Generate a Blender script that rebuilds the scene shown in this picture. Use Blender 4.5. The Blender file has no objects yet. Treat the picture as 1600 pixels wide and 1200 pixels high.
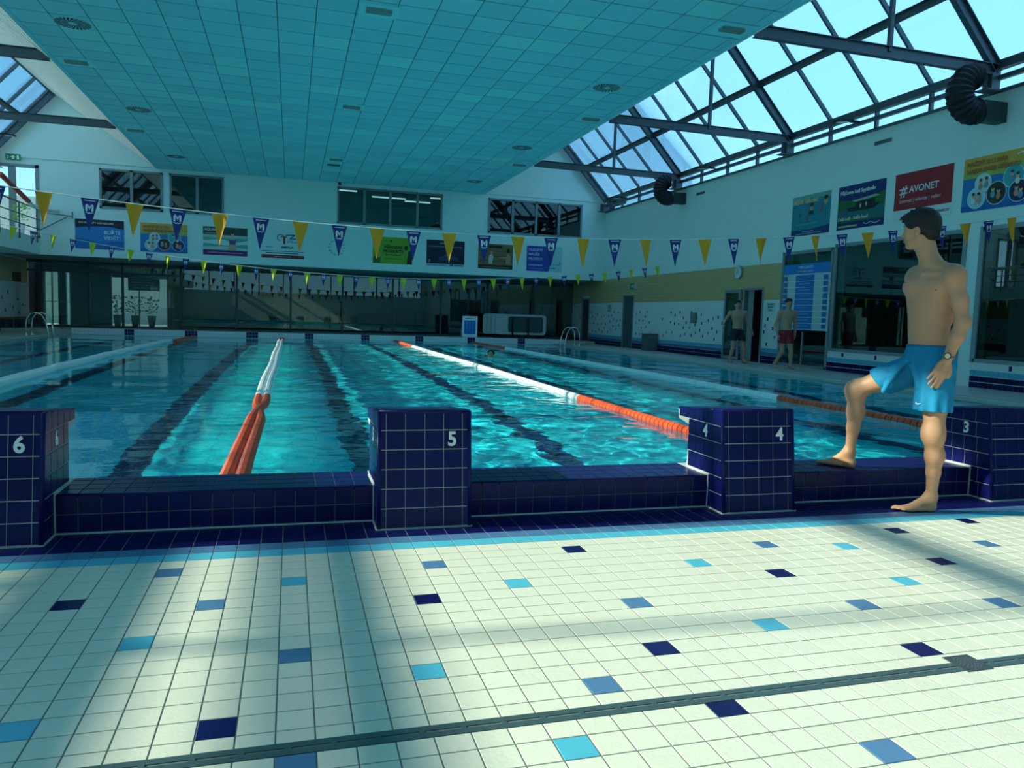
import bpy, math, random
import numpy as np
from mathutils import Vector, Matrix
random.seed(7)
sc = bpy.context.scene
COL = sc.collection

# ------------------------------------------------------------------ camera
CAM = Vector((0, 0, 1.153)); F = 1189.868
YAW, PIT, ROL = 0.2840315, -0.0885898, 0.0322338
def cam_axes():
    cy, sy, cp, sp = math.cos(YAW), math.sin(YAW), math.cos(PIT), math.sin(PIT)
    fw = Vector((sy*cp, cy*cp, sp)); rt = Vector((cy, -sy, 0)); up = rt.cross(fw)
    c, s = math.cos(ROL), math.sin(ROL)
    return c*rt + s*up, -s*rt + c*up, fw
CR, CU, CF = cam_axes()
cd = bpy.data.cameras.new('camera'); cam = bpy.data.objects.new('camera', cd); COL.objects.link(cam)
cd.sensor_width = 36; cd.lens = F/1600*36; cd.clip_start = .05; cd.clip_end = 500
cam.matrix_world = Matrix(((CR.x, CU.x, -CF.x, CAM.x), (CR.y, CU.y, -CF.y, CAM.y), (CR.z, CU.z, -CF.z, CAM.z), (0, 0, 0, 1)))
sc.camera = cam
def pj(p):
    d = Vector(p) - CAM; z = d.dot(CF)
    if z < .1: return None
    return 800 + F*d.dot(CR)/z, 600 - F*d.dot(CU)/z, z

# ------------------------------------------------------------------ sky, sun, exposure
world = bpy.data.worlds.new('sky'); sc.world = world; world.use_nodes = True
nt = world.node_tree; bg = nt.nodes['Background']
SKY_STRENGTH = 1.75
tc = nt.nodes.new('ShaderNodeTexCoord'); sep = nt.nodes.new('ShaderNodeSeparateXYZ'); nt.links.new(tc.outputs['Generated'], sep.inputs[0])
rmp = nt.nodes.new('ShaderNodeValToRGB'); nt.links.new(sep.outputs['Z'], rmp.inputs[0])
e = rmp.color_ramp.elements
e[0].position = 0.0; e[0].color = (.32, .56, .76, 1); e[1].position = .9; e[1].color = (.15, .32, .62, 1)
e2 = rmp.color_ramp.elements.new(.25); e2.color = (.18, .38, .66, 1)
nz = nt.nodes.new('ShaderNodeTexNoise'); nz.inputs['Scale'].default_value = 2.2; nz.inputs['Detail'].default_value = 6; nz.inputs['Distortion'].default_value = .6
nt.links.new(tc.outputs['Generated'], nz.inputs['Vector'])
cr = nt.nodes.new('ShaderNodeValToRGB'); cr.color_ramp.elements[0].position = .52; cr.color_ramp.elements[1].position = .8
cr.color_ramp.elements[1].color = (.6, .6, .6, 1)
nt.links.new(nz.outputs['Fac'], cr.inputs[0])
mx = nt.nodes.new('ShaderNodeMix'); mx.data_type = 'RGBA'
nt.links.new(cr.outputs[0], mx.inputs[0]); nt.links.new(rmp.outputs[0], mx.inputs[6]); mx.inputs[7].default_value = (.45, .62, .80, 1)
nt.links.new(mx.outputs[2], bg.inputs[0]); bg.inputs[1].default_value = SKY_STRENGTH
SUN_DIR = Vector((1, -.13, -.61))
sl = bpy.data.lights.new('sun', 'SUN'); sl.energy = 5.6; sl.angle = math.radians(.9); sl.color = (1, .88, .68)
so = bpy.data.objects.new('sun', sl); COL.objects.link(so); so.rotation_euler = SUN_DIR.to_track_quat('-Z', 'Y').to_euler(); so.location = (-30, 5, 20)
sl.cycles.is_caustics_light = True
vs = sc.view_settings; vs.view_transform = 'Standard'; vs.look = 'None'; vs.gamma = 1; vs.use_curve_mapping = False
vs.exposure = 0.72
cy = sc.cycles
cy.max_bounces = 9; cy.diffuse_bounces = 5; cy.glossy_bounces = 4; cy.transmission_bounces = 6; cy.transparent_max_bounces = 16
cy.sample_clamp_indirect = 4; cy.use_denoising = True; cy.blur_glossy = .5
cy.use_adaptive_sampling = True; cy.adaptive_threshold = .02

# ------------------------------------------------------------------ helpers
LOC = {}
def lin(h):
    h = h.lstrip('#'); o = []
    for i in (0, 2, 4):
        c = int(h[i:i+2], 16)/255; o.append(c/12.92 if c < .04045 else ((c+.055)/1.055)**2.4)
    return (*o, 1)
MATS = {}
def mat(name, col, rough=.5, metal=0, noise=0, nscale=8, bump=0, bscale=40, vary=0, spec=.5, trans=0, alpha=1):
    if name in MATS: return MATS[name]
    m = bpy.data.materials.new(name); m.use_nodes = True; MATS[name] = m
    n = m.node_tree; b = n.nodes['Principled BSDF']
    if isinstance(col, str): col = lin(col)
    if len(col) == 3: col = (*col, 1)
    b.inputs['Base Color'].default_value = col; b.inputs['Roughness'].default_value = rough; b.inputs['Metallic'].default_value = metal
    b.inputs['Specular IOR Level'].default_value = spec
    m.diffuse_color = col
    if noise or vary:
        hs = n.nodes.new('ShaderNodeHueSaturation'); hs.inputs['Color'].default_value = col
        ad = n.nodes.new('ShaderNodeMath'); ad.operation = 'ADD'; ad.inputs[0].default_value = 1 - noise*.5 - vary*.5
        ng = n.nodes.new('ShaderNodeNewGeometry')
        t = n.nodes.new('ShaderNodeTexNoise'); t.inputs['Scale'].default_value = nscale; t.inputs['Detail'].default_value = 5
        n.links.new(ng.outputs['Position'], t.inputs['Vector'])
        mm = n.nodes.new('ShaderNodeMath'); mm.operation = 'MULTIPLY'; mm.inputs[1].default_value = noise
        n.links.new(t.outputs['Fac'], mm.inputs[0]); n.links.new(mm.outputs[0], ad.inputs[1]); out = ad
        if vary:
            oi = n.nodes.new('ShaderNodeObjectInfo'); m2 = n.nodes.new('ShaderNodeMath'); m2.operation = 'MULTIPLY_ADD'
            m2.inputs[1].default_value = vary; n.links.new(oi.outputs['Random'], m2.inputs[0]); n.links.new(ad.outputs[0], m2.inputs[2]); out = m2
        n.links.new(out.outputs[0], hs.inputs['Value']); n.links.new(hs.outputs[0], b.inputs['Base Color'])
    if bump:
        ng = n.nodes.new('ShaderNodeNewGeometry'); t = n.nodes.new('ShaderNodeTexNoise'); t.inputs['Scale'].default_value = bscale; t.inputs['Detail'].default_value = 4
        bp = n.nodes.new('ShaderNodeBump'); bp.inputs['Strength'].default_value = bump; bp.inputs['Distance'].default_value = .004
        n.links.new(ng.outputs['Position'], t.inputs['Vector']); n.links.new(t.outputs['Fac'], bp.inputs['Height']); n.links.new(bp.outputs[0], b.inputs['Normal'])
    return m
def glass(name, tint, f0=.06, rough=0.0):
    m = bpy.data.materials.new(name); m.use_nodes = True; MATS[name] = m; n = m.node_tree; n.nodes.clear()
    o = n.nodes.new('ShaderNodeOutputMaterial'); mixn = n.nodes.new('ShaderNodeMixShader'); t = n.nodes.new('ShaderNodeBsdfTransparent'); g = n.nodes.new('ShaderNodeBsdfGlossy')
    t.inputs[0].default_value = (*tint, 1); g.inputs['Roughness'].default_value = rough; g.inputs[0].default_value = (.9, 1, 1, 1)
    lw = n.nodes.new('ShaderNodeLayerWeight'); lw.inputs[0].default_value = .12
    mr = n.nodes.new('ShaderNodeMapRange'); mr.inputs[3].default_value = f0; mr.inputs[4].default_value = .8
    n.links.new(lw.outputs['Fresnel'], mr.inputs[0]); n.links.new(mr.outputs[0], mixn.inputs[0])
    n.links.new(t.outputs[0], mixn.inputs[1]); n.links.new(g.outputs[0], mixn.inputs[2]); n.links.new(mixn.outputs[0], o.inputs[0])
    return m
class MB:
    def __init__(s): s.v = []; s.f = []; s.mi = []; s.cur = 0; s.sm = False
    def add(s, vs, fs):
        b = len(s.v); s.v += [tuple(v) for v in vs]
        for f in fs: s.f.append(tuple(b+i for i in f)); s.mi.append(s.cur)
        return s
    def box(s, x0, x1, y0, y1, z0, z1):
        return s.add([(x0,y0,z0),(x1,y0,z0),(x1,y1,z0),(x0,y1,z0),(x0,y0,z1),(x1,y0,z1),(x1,y1,z1),(x0,y1,z1)],
                     [(0,3,2,1),(4,5,6,7),(0,1,5,4),(1,2,6,5),(2,3,7,6),(3,0,4,7)])
    def obox(s, c, u, v, w):
        c, u, v, w = map(Vector, (c, u, v, w)); P = []
        for k in (-1, 1):
            for i, j in ((-1,-1),(1,-1),(1,1),(-1,1)): P.append(c + i*u + j*v + k*w)
        fs = [(0,3,2,1),(4,5,6,7),(0,1,5,4),(1,2,6,5),(2,3,7,6),(3,0,4,7)]
        if u.cross(v).dot(w) < 0: fs = [f[::-1] for f in fs]
        return s.add(P, fs)
    def beam(s, a, b, w, h, up=(0,0,1)):
        a, b = Vector(a), Vector(b); d = (b-a); L = d.length; d.normalize(); up = Vector(up)
        sd = d.cross(up)
        if sd.length < 1e-4: sd = d.cross(Vector((0,1,0)))
        sd.normalize(); u2 = sd.cross(d)
        return s.obox((a+b)/2, d*L/2, sd*w/2, u2*h/2)
    def ibeam(s, a, b, w, h, t=.012, up=(0,0,1)):
        a, b = Vector(a), Vector(b); d = (b-a); L = d.length; d.normalize(); up = Vector(up); sd = d.cross(up)
        if sd.length < 1e-4: sd = d.cross(Vector((0,1,0)))
        sd.normalize(); u2 = sd.cross(d); c = (a+b)/2
        s.obox(c + u2*(h/2-t/2), d*L/2, sd*w/2, u2*t/2); s.obox(c - u2*(h/2-t/2), d*L/2, sd*w/2, u2*t/2)
        return s.obox(c, d*L/2, sd*t*.6, u2*(h/2-t))
    def tube(s, pts, r, n=8, cap=True):
        pts = [Vector(p) for p in pts]; rr = r if isinstance(r, (list, tuple)) else [r]*len(pts)
        b = len(s.v); pu = None
        for i, p in enumerate(pts):
            d = (pts[min(i+1, len(pts)-1)] - pts[max(i-1, 0)]).normalized()
            if pu is None: pu = d.orthogonal().normalized()
            pu = (pu - d*pu.dot(d)); pu = pu.normalized() if pu.length > 1e-6 else d.orthogonal().normalized()
            w = d.cross(pu)
            for k in range(n):
                a = 2*math.pi*k/n; s.v.append(tuple(p + (pu*math.cos(a) + w*math.sin(a))*rr[i]))
        for i in range(len(pts)-1):
            for k in range(n):
                k2 = (k+1) % n; s.f.append((b+i*n+k, b+i*n+k2, b+(i+1)*n+k2, b+(i+1)*n+k)); s.mi.append(s.cur)
        if cap:
            s.f.append(tuple(b+k for k in range(n))[::-1]); s.mi.append(s.cur)
            s.f.append(tuple(b+(len(pts)-1)*n+k for k in range(n))); s.mi.append(s.cur)
        return s
    def lathe(s, prof, c=(0,0,0), n=20, ax=None):
        b = len(s.v); c = Vector(c)
        ax = ax or ((1,0,0),(0,1,0),(0,0,1)); X, Y, Z = map(Vector, ax)
        for r, z in prof:
            for k in range(n):
                a = 2*math.pi*k/n; s.v.append(tuple(c + X*r*math.cos(a) + Y*r*math.sin(a) + Z*z))
        for i in range(len(prof)-1):
            for k in range(n):
                k2 = (k+1) % n; s.f.append((b+i*n+k, b+i*n+k2, b+(i+1)*n+k2, b+(i+1)*n+k)); s.mi.append(s.cur)
        return s
    def poly(s, pts): return s.add(pts, [tuple(range(len(pts)))])
    def prism(s, pts, ext):
        n = len(pts); P = [Vector(p) for p in pts]; E_ = Vector(ext)
        fs = [tuple(range(n))[::-1], tuple(range(n, 2*n))] + [(i, (i+1) % n, n+(i+1) % n, n+i) for i in range(n)]
        return s.add(P + [p + E_ for p in P], fs)
    def mesh(s, name, mats, smooth=False):
        me = bpy.data.meshes.new(name); me.from_pydata(s.v, [], s.f)
        for m in (mats if isinstance(mats, (list, tuple)) else [mats]): me.materials.append(m)
        if len(set(s.mi)) > 1 or (s.mi and s.mi[0]): me.polygons.foreach_set('material_index', s.mi)
        if smooth: me.polygons.foreach_set('use_smooth', [True]*len(me.polygons))
        me.update(); return me
def link(o, parent=None, kind=None):
    COL.objects.link(o)
    if parent is not None:
        o.parent = parent; l = LOC.get(parent.name)
        if l is not None: o.matrix_parent_inverse = Matrix.Translation(-l)
    if kind: o['kind'] = kind
    return o
def obj(name, mb, m, parent=None, kind=None, smooth=False, label=None):
    me = mb.mesh(name, m, smooth) if isinstance(mb, MB) else mb
    o = bpy.data.objects.new(name, me); link(o, parent, kind)
    if label: o['label'] = label
    return o
def tag(o, label, cat, group=None):
    o['label'] = label; o['category'] = cat
    if group: o['group'] = group
    return o
def thing(name, label, cat, loc=(0,0,0), group=None, rz=0):
    o = bpy.data.objects.new(name, None); o.empty_display_size = .1; COL.objects.link(o); o.location = loc; o.rotation_euler = (0,0,rz)
    if Vector(loc).length > 0: LOC[o.name] = Vector(loc)
    return tag(o, label, cat, group)
def dup(root, loc, rz=0, label=None, group=None):
    r = root.copy(); COL.objects.link(r); r.location = loc; r.rotation_euler = (0,0,rz)
    if label: r['label'] = label
    if group: r['group'] = group
    for ch in list(root.children):
        c = ch.copy(); COL.objects.link(c); c.parent = r
        for g in ch.children:
            d = g.copy(); COL.objects.link(d); d.parent = c
    return r
def text(parent, s, o, right, up, size, m, bold=0, align='LEFT', xs=1, name='lettering'):
    cu = bpy.data.curves.new(name, 'FONT'); cu.body = s; cu.size = size; cu.extrude = .001; cu.offset = bold; cu.align_x = align; cu.align_y = 'CENTER'
    cu.resolution_u = 3
    tmp = bpy.data.objects.new(name, cu); cu.materials.append(m)
    me_ = bpy.data.meshes.new_from_object(tmp); me_.name = name; ob = bpy.data.objects.new(name, me_)
    if not me_.materials: me_.materials.append(m)
    bpy.data.objects.remove(tmp); bpy.data.curves.remove(cu)
    R_, U_ = Vector(right).normalized(), Vector(up).normalized(); N_ = R_.cross(U_); R_ = R_*xs; O_ = Vector(o)
    COL.objects.link(ob); ob.parent = parent
    l = LOC.get(parent.name, Vector((0,0,0))); ob.matrix_parent_inverse = Matrix.Translation(-l)
    ob.matrix_basis = Matrix(((R_.x, U_.x, N_.x, O_.x), (R_.y, U_.y, N_.y, O_.y), (R_.z, U_.z, N_.z, O_.z), (0,0,0,1)))
    return ob
# tiles: list of (centre, u, v, n, su, sv, matname); nearest `limit` in frame become parts, the rest one stuff mesh
TM = {}
def tile_mb(mb, c, u, v, n, su, sv, h, bev):
    c, u, v, n = map(Vector, (c, u, v, n)); a, b = su/2, sv/2
    P = [c + i*a*u + j*b*v for i, j in ((-1,-1),(1,-1),(1,1),(-1,1))]
    Q = [c + i*a*u + j*b*v + n*(h-bev*.6) for i, j in ((-1,-1),(1,-1),(1,1),(-1,1))]
    R_ = [c + i*(a-bev)*u + j*(b-bev)*v + n*h for i, j in ((-1,-1),(1,-1),(1,1),(-1,1))]
    mb.add(P+Q+R_, [(0,1,5,4),(1,2,6,5),(2,3,7,6),(3,0,4,7),(4,5,9,8),(5,6,10,9),(6,7,11,10),(7,4,8,11),(8,9,10,11)])
def tiles(parent, name, L, limit=300, h=.003, bev=.0012, stuffname=None):
    sc_ = []
    for k, t in enumerate(L):
        p = pj(t[0]); d = 1e9
        if p and -30 < p[0] < 1630 and -30 < p[1] < 1230: d = p[2]
        sc_.append((d, k))
    sc_.sort(); near = {k for d, k in sc_[:limit] if d < 1e9}
    mbs = MB(); mn = []
    for k, t in enumerate(L):
        c, u, v, n, su, sv, m = t
        if k in near:
            key = (tuple(u), tuple(v), tuple(n), round(su, 4), round(sv, 4), m.name, h)
            if key not in TM:
                q = MB(); tile_mb(q, (0,0,0), u, v, n, su, sv, h, bev); TM[key] = q.mesh(name, m)
            o = bpy.data.objects.new(name, TM[key]); COL.objects.link(o); o.parent = parent
            l = LOC.get(parent.name)
            if l is not None: o.matrix_parent_inverse = Matrix.Translation(-l)
            o.location = c
        else:
            if m not in mn: mn.append(m)
            mbs.cur = mn.index(m); tile_mb(mbs, c, u, v, n, su, sv, h, bev)
    if mbs.f: obj(stuffname or (name + '_field'), mbs, mn, parent, 'stuff')

# ------------------------------------------------------------------ materials
T = .104
CREAM = mat('cream_tile', (.77,.73,.61), .32, noise=.10, nscale=30, vary=.06, bump=.25, bscale=70)
NAVY = mat('navy_tile', (.006,.008,.085), .28, noise=.3, nscale=12, vary=.3, spec=.18)
MIDB = mat('slate_blue_tile', (.09,.20,.38), .3, noise=.1, vary=.12)
LITB = mat('light_blue_tile', (.10,.48,.66), .3, noise=.1, vary=.12)
GROUT = mat('grey_grout', (.16,.19,.18), .9, noise=.3, nscale=20)
GROUTW = mat('white_grout', (.50,.52,.52), .8)
WALLW = mat('white_plaster', (.70,.89,.85), .7, noise=.05, nscale=1.5)
TAN = mat('tan_tile', (.60,.44,.20), .35, noise=.15, nscale=3, vary=.1)
WTILE = mat('white_tile', (.74,.80,.78), .3, noise=.05, nscale=5)
STEEL = mat('grey_painted_steel', (.085,.12,.14), .45, .3)
FRAME = mat('aluminium_frame', (.30,.36,.38), .4, .4)
CHROME = mat('chrome', (.75,.78,.78), .15, 1)
BLACK = mat('black_matt', (.006,.008,.012), .6)
WHITE = mat('white_paint', (.85,.86,.85), .45)
CEILP = mat('ceiling_panel_pool_light_tint', (.36,.86,.96), .8, vary=.06)  # turquoise bounce light from the pool is put into these panel colours
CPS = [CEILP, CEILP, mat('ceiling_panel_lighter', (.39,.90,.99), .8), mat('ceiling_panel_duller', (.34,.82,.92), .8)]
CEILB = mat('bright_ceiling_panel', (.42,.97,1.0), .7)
CEILG = mat('ceiling_grid_grey', (.10,.20,.22), .8)
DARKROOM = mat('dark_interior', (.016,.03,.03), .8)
PANE = glass('skylight_glass', (.86,.97,.98), .03)
DGLASS = glass('tinted_window_glass', (.50,.66,.64), .09)
SGLASS = glass('left_window_glass', (.60,.70,.67), .05)

# ------------------------------------------------------------------ deck floor
X0, Y0 = -.865118, 3.125779       # origin of the deck's tile grid
XL, XR, YB = -9.6, 12.4, -6.0
POOLL, POOLR, POOLN, POOLF = -7.3, 10.35, 4.58, 29.6
floor = obj('floor', MB().box(XL, XR, YB, POOLN-.02, -.3, -.002), GROUT, kind='structure')
dark = [(0,0),(13,-2),(6,-10),(20,-8),(29,-10),(20,-12),(21,3),(29,-2),(38,-2),(40,3),(46,4)]
mid = [(3,3),(5,-1),(8,-6),(14,2),(21,-4),(17,-10),(30,-6),(31,2),(43,0),(36,-7),(8,-12),(23,-15)]
light = [(8,1),(3,-4),(1,-9),(12,-8),(17,-1),(26,0),(25,-7),(35,1),(34,-4),(15,-13)]
acc = {}
for L_, m in ((dark, NAVY), (mid, MIDB), (light, LITB)):
    for q in L_: acc[q] = m
rr = random.Random(3)
L = []
YD0, YD1 = 1.962, 2.020           # drain channel
for r in range(-36, 10):
    y = Y0 + (r+.5)*T
    for i in range(-40, 95):
        x = X0 + (i+.5)*T
        if r >= 7: m = NAVY
        elif r == 6: m = MIDB
        elif r == 5: m = LITB
        else:
            m = acc.get((i, r), CREAM)
            if m is CREAM and (i < -3 or i > 50 or r < -16) and rr.random() < .022: m = rr.choice([NAVY, MIDB, LITB])
        ya, yb = y-T/2, y+T/2
        for (a, b) in (((ya, min(yb, YD0)),) if ya < YD0 else ()) + (((max(ya, YD1), yb),) if yb > YD1 else ()):
            if b-a < .012: continue
            L.append(((x, (a+b)/2, 0-.003), (1,0,0), (0,1,0), (0,0,1), T-.0045, b-a-.0045, m))
tiles(floor, 'tile', L, 300, h=.003, stuffname='tile_field')

dr = thing('drain_channel', 'long grey slotted drain channel crossing the cream tiled deck', 'drain', (0, 1.99, 0))
mb = MB().box(-6, 12, YD0, YD0+.024, -.02, .001).box(-6, 12, YD1-.024, YD1, -.02, .001)
DRAINM = mat('drain_steel', (.10,.16,.17), .4, .5, noise=.3)
obj('channel_rim', mb, DRAINM, dr)
obj('channel_bottom', MB().box(-6, 12, YD0+.02, YD1-.02, -.04, -.012), BLACK, dr)
bridge = None
x = -5.9
while x < 12:
    bm_ = obj('slot_bridge', bridge or MB().box(-.008, .008, YD0+.02, YD1-.02, -.012, .0012).mesh('slot_bridge', DRAINM), None, dr); bridge = bm_.data
    bm_.location.x = x; x += .118
g = thing('drain_grate', 'square perforated metal grate set over the grey drain channel', 'drain', (2.27, 2.005, .002))
obj('grate_plate', MB().box(2.215, 2.325, 1.95, 2.06, .0, .0035), mat('grate_steel', (.10,.12,.12), .4, .6), g)
mb = MB()
for rr_ in (.012, .022, .032, .042):
    n_ = int(rr_*500)
    for k in range(n_):
        a = 2*math.pi*k/n_; cx, cy_ = 2.27+rr_*math.cos(a), 2.005+rr_*math.sin(a)
        mb.poly([(cx+.0022*math.cos(t), cy_+.0022*math.sin(t), .0040) for t in (0, 1.26, 2.5, 3.77, 5.03)])
o = obj('perforation', mb, mat('grate_hole_rim', (.45,.48,.46), .4, .5), g, 'stuff')

# ------------------------------------------------------------------ pool ledge (near) and basin
LZ = .20; LF = 4.18
S = 2.075; BX = .70
blocks = {6: BX-S, 5: BX, 4: BX+S, 3: BX+2*S}
q = MB().box(POOLL, POOLR, LF+.004, POOLN-.004, -2.2, -.004); xe_ = [POOLL] + [v_ for b_ in (6,5,4,3) for v_ in (blocks[b_]-.254, blocks[b_]+.254)] + [POOLR]
for a_, b_ in zip(xe_[::2], xe_[1::2]): q.box(a_, b_, LF+.004, POOLN-.004, -.004, LZ-.004)
ledge = obj('wall_near_pool_ledge', q, mat('dark_grout', (.12,.14,.16), .8), kind='structure')
def in_block(x): return any(abs(x-b) < .262 for b in blocks.values())
L = []
for xa, xb in zip(xe_[::2], xe_[1::2]):
    nn_ = max(1, round((xb-xa)/T)); w_ = (xb-xa)/nn_
    for k_ in range(nn_):
        x = xa + (k_+.5)*w_
        for k in range(2): L.append(((x, LF+.004, .05+k*.1-.002), (1,0,0), (0,0,1), (0,-1,0), w_-.005, .0945, NAVY))
        for k, (a, b) in enumerate(((LF+.012, LF+.115), (LF+.119, LF+.222), (LF+.226, LF+.330), (LF+.334, POOLN-.004))):
            L.append(((x, (a+b)/2, LZ-.004), (1,0,0), (0,1,0), (0,0,1), w_-.005, b-a-.002, NAVY))
tiles(ledge, 'tile', L, 300, h=.004, bev=.0025)
for (a, b) in ((POOLL, blocks[6]-.26), (blocks[6]+.26, blocks[5]-.26), (blocks[5]+.26, blocks[4]-.26), (blocks[4]+.26, blocks[3]-.26), (blocks[3]+.26, POOLR)):
    o = obj('rounded_edge', MB().tube([(a, LF+.012, LZ-.012), (b, LF+.012, LZ-.012)], .012, 10), NAVY, ledge, smooth=True)
    obj('cove_joint', MB().beam((a, LF-.003, .002), (b, LF-.003, .002), .008, .008), GROUTW, ledge)

pf = mat('pool_tile', (.035,.50,.60), .4)
n = pf.node_tree; b = n.nodes['Principled BSDF']; ng = n.nodes.new('ShaderNodeNewGeometry')
br = n.nodes.new('ShaderNodeTexBrick'); br.offset = 0; br.inputs['Scale'].default_value = 1; br.inputs['Brick Width'].default_value = .25; br.inputs['Row Height'].default_value = .125; br.inputs['Mortar Size'].default_value = .004
br.inputs['Color1'].default_value = (.02,.70,.84,1); br.inputs['Color2'].default_value = (.02,.74,.88,1); br.inputs['Mortar'].default_value = (.01,.34,.46,1)
n.links.new(ng.outputs['Position'], br.inputs['Vector']); n.links.new(br.outputs['Color'], b.inputs['Base Color'])
pline = mat('pool_line_tile', (.006,.035,.12), .4)
PZ = -1.65
fl = obj('floor_pool_basin', MB().box(POOLL, POOLR, POOLN, POOLF, PZ-.1, PZ), pf, kind='structure')
fl.cycles.is_caustics_receiver = True
basin = obj('wall_pool_basin', MB().box(POOLL-.1, POOLL, POOLN, POOLF, PZ, .03).box(POOLR, POOLR+.1, POOLN, POOLF, PZ, .03).box(POOLL, POOLR, POOLF, POOLF+.1, PZ, .03).box(POOLL, POOLR, POOLN-.003, POOLN+.004, PZ, .15), pf, kind='structure')
basin.cycles.is_caustics_receiver = True
for k in range(-3, 5):
    cx = BX + k*S - .02
    o = obj('lane_line', MB().box(cx-.14, cx+.14, POOLN+1.2, POOLF-1.4, PZ, PZ+.004).box(cx-.45, cx+.45, POOLF-1.65, POOLF-1.4, PZ, PZ+.0041), pline, fl)
    o.cycles.is_caustics_receiver = True
# water surface
WZ = .045
nx, ny = 440, 640
xs = np.linspace(POOLL, POOLR, nx+1); ys = np.linspace(POOLN+.001, POOLF, ny+1)
XX, YY = np.meshgrid(xs, ys)
rng = np.random.RandomState(5); H1 = np.zeros_like(XX); H2 = np.zeros_like(XX)
for k in range(26):
    lam = rng.uniform(.9, 2.6); th = rng.uniform(-.9, .9) + math.pi/2; kk = 2*math.pi/lam
    H1 += lam*.0012*np.sin(kk*(XX*math.cos(th) + YY*math.sin(th)) + rng.uniform(0, 6.28))
for k in range(40):
    lam = rng.uniform(.28, .8); th = rng.uniform(0, math.pi); kk = 2*math.pi/lam
    H2 += lam*.0012*np.sin(kk*(XX*math.cos(th) + YY*math.sin(th)) + rng.uniform(0, 6.28))
for k in range(30):
    lam = rng.uniform(.14, .30); th = rng.uniform(0, math.pi); kk = 2*math.pi/lam
    H2 += lam*.0016*np.sin(kk*(XX*math.cos(th) + YY*math.sin(th)) + rng.uniform(0, 6.28))
chop = 1/(1+np.exp(-(XX+.4)*2.0))*.75 + .10
chop *= np.where((XX > 7), .45, 1)
ZZ = WZ + H1*.8*(.5+.5*chop) + H2*chop
edge = np.clip(np.minimum(np.minimum(XX-POOLL, POOLR-XX), np.minimum(YY-POOLN, POOLF-YY))/.15, 0, 1)
ZZ = WZ + (ZZ-WZ)*edge
V = np.stack([XX, YY, ZZ], -1).reshape(-1, 3)
a = (np.arange(ny)[:, None]*(nx+1) + np.arange(nx)[None, :]).reshape(-1)
Fq = np.stack([a, a+1, a+nx+2, a+nx+1], -1)
me = bpy.data.meshes.new('water'); me.vertices.add(len(V)); me.vertices.foreach_set('co', V.ravel())
me.loops.add(Fq.size); me.loops.foreach_set('vertex_index', Fq.ravel()); me.polygons.add(len(Fq)); me.polygons.foreach_set('loop_start', np.arange(len(Fq))*4)
me.polygons.foreach_set('use_smooth', np.ones(len(Fq), bool)); me.update()
wm = bpy.data.materials.new('pool_water'); wm.use_nodes = True; n = wm.node_tree; n.nodes.clear()
gg = n.nodes.new('ShaderNodeBsdfGlass'); gg.inputs['Roughness'].default_value = 0; gg.inputs['IOR'].default_value = 1.33; gg.inputs['Color'].default_value = (.96, 1, 1, 1)
wn = n.nodes.new('ShaderNodeTexNoise'); wn.inputs['Scale'].default_value = 9; wn.inputs['Detail'].default_value = 3; wg = n.nodes.new('ShaderNodeNewGeometry'); n.links.new(wg.outputs['Position'], wn.inputs['Vector'])
wb_ = n.nodes.new('ShaderNodeBump'); wb_.inputs['Strength'].default_value = .35; wb_.inputs['Distance'].default_value = .006; n.links.new(wn.outputs['Fac'], wb_.inputs['Height']); n.links.new(wb_.outputs[0], gg.inputs['Normal'])
oo = n.nodes.new('ShaderNodeOutputMaterial'); n.links.new(gg.outputs[0], oo.inputs[0]); me.materials.append(wm)
water = bpy.data.objects.new('water', me); COL.objects.link(water); water['kind'] = 'stuff'
tag(water, 'turquoise rippled water filling the swimming pool', 'water'); water.cycles.is_caustics_caster = True

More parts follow.
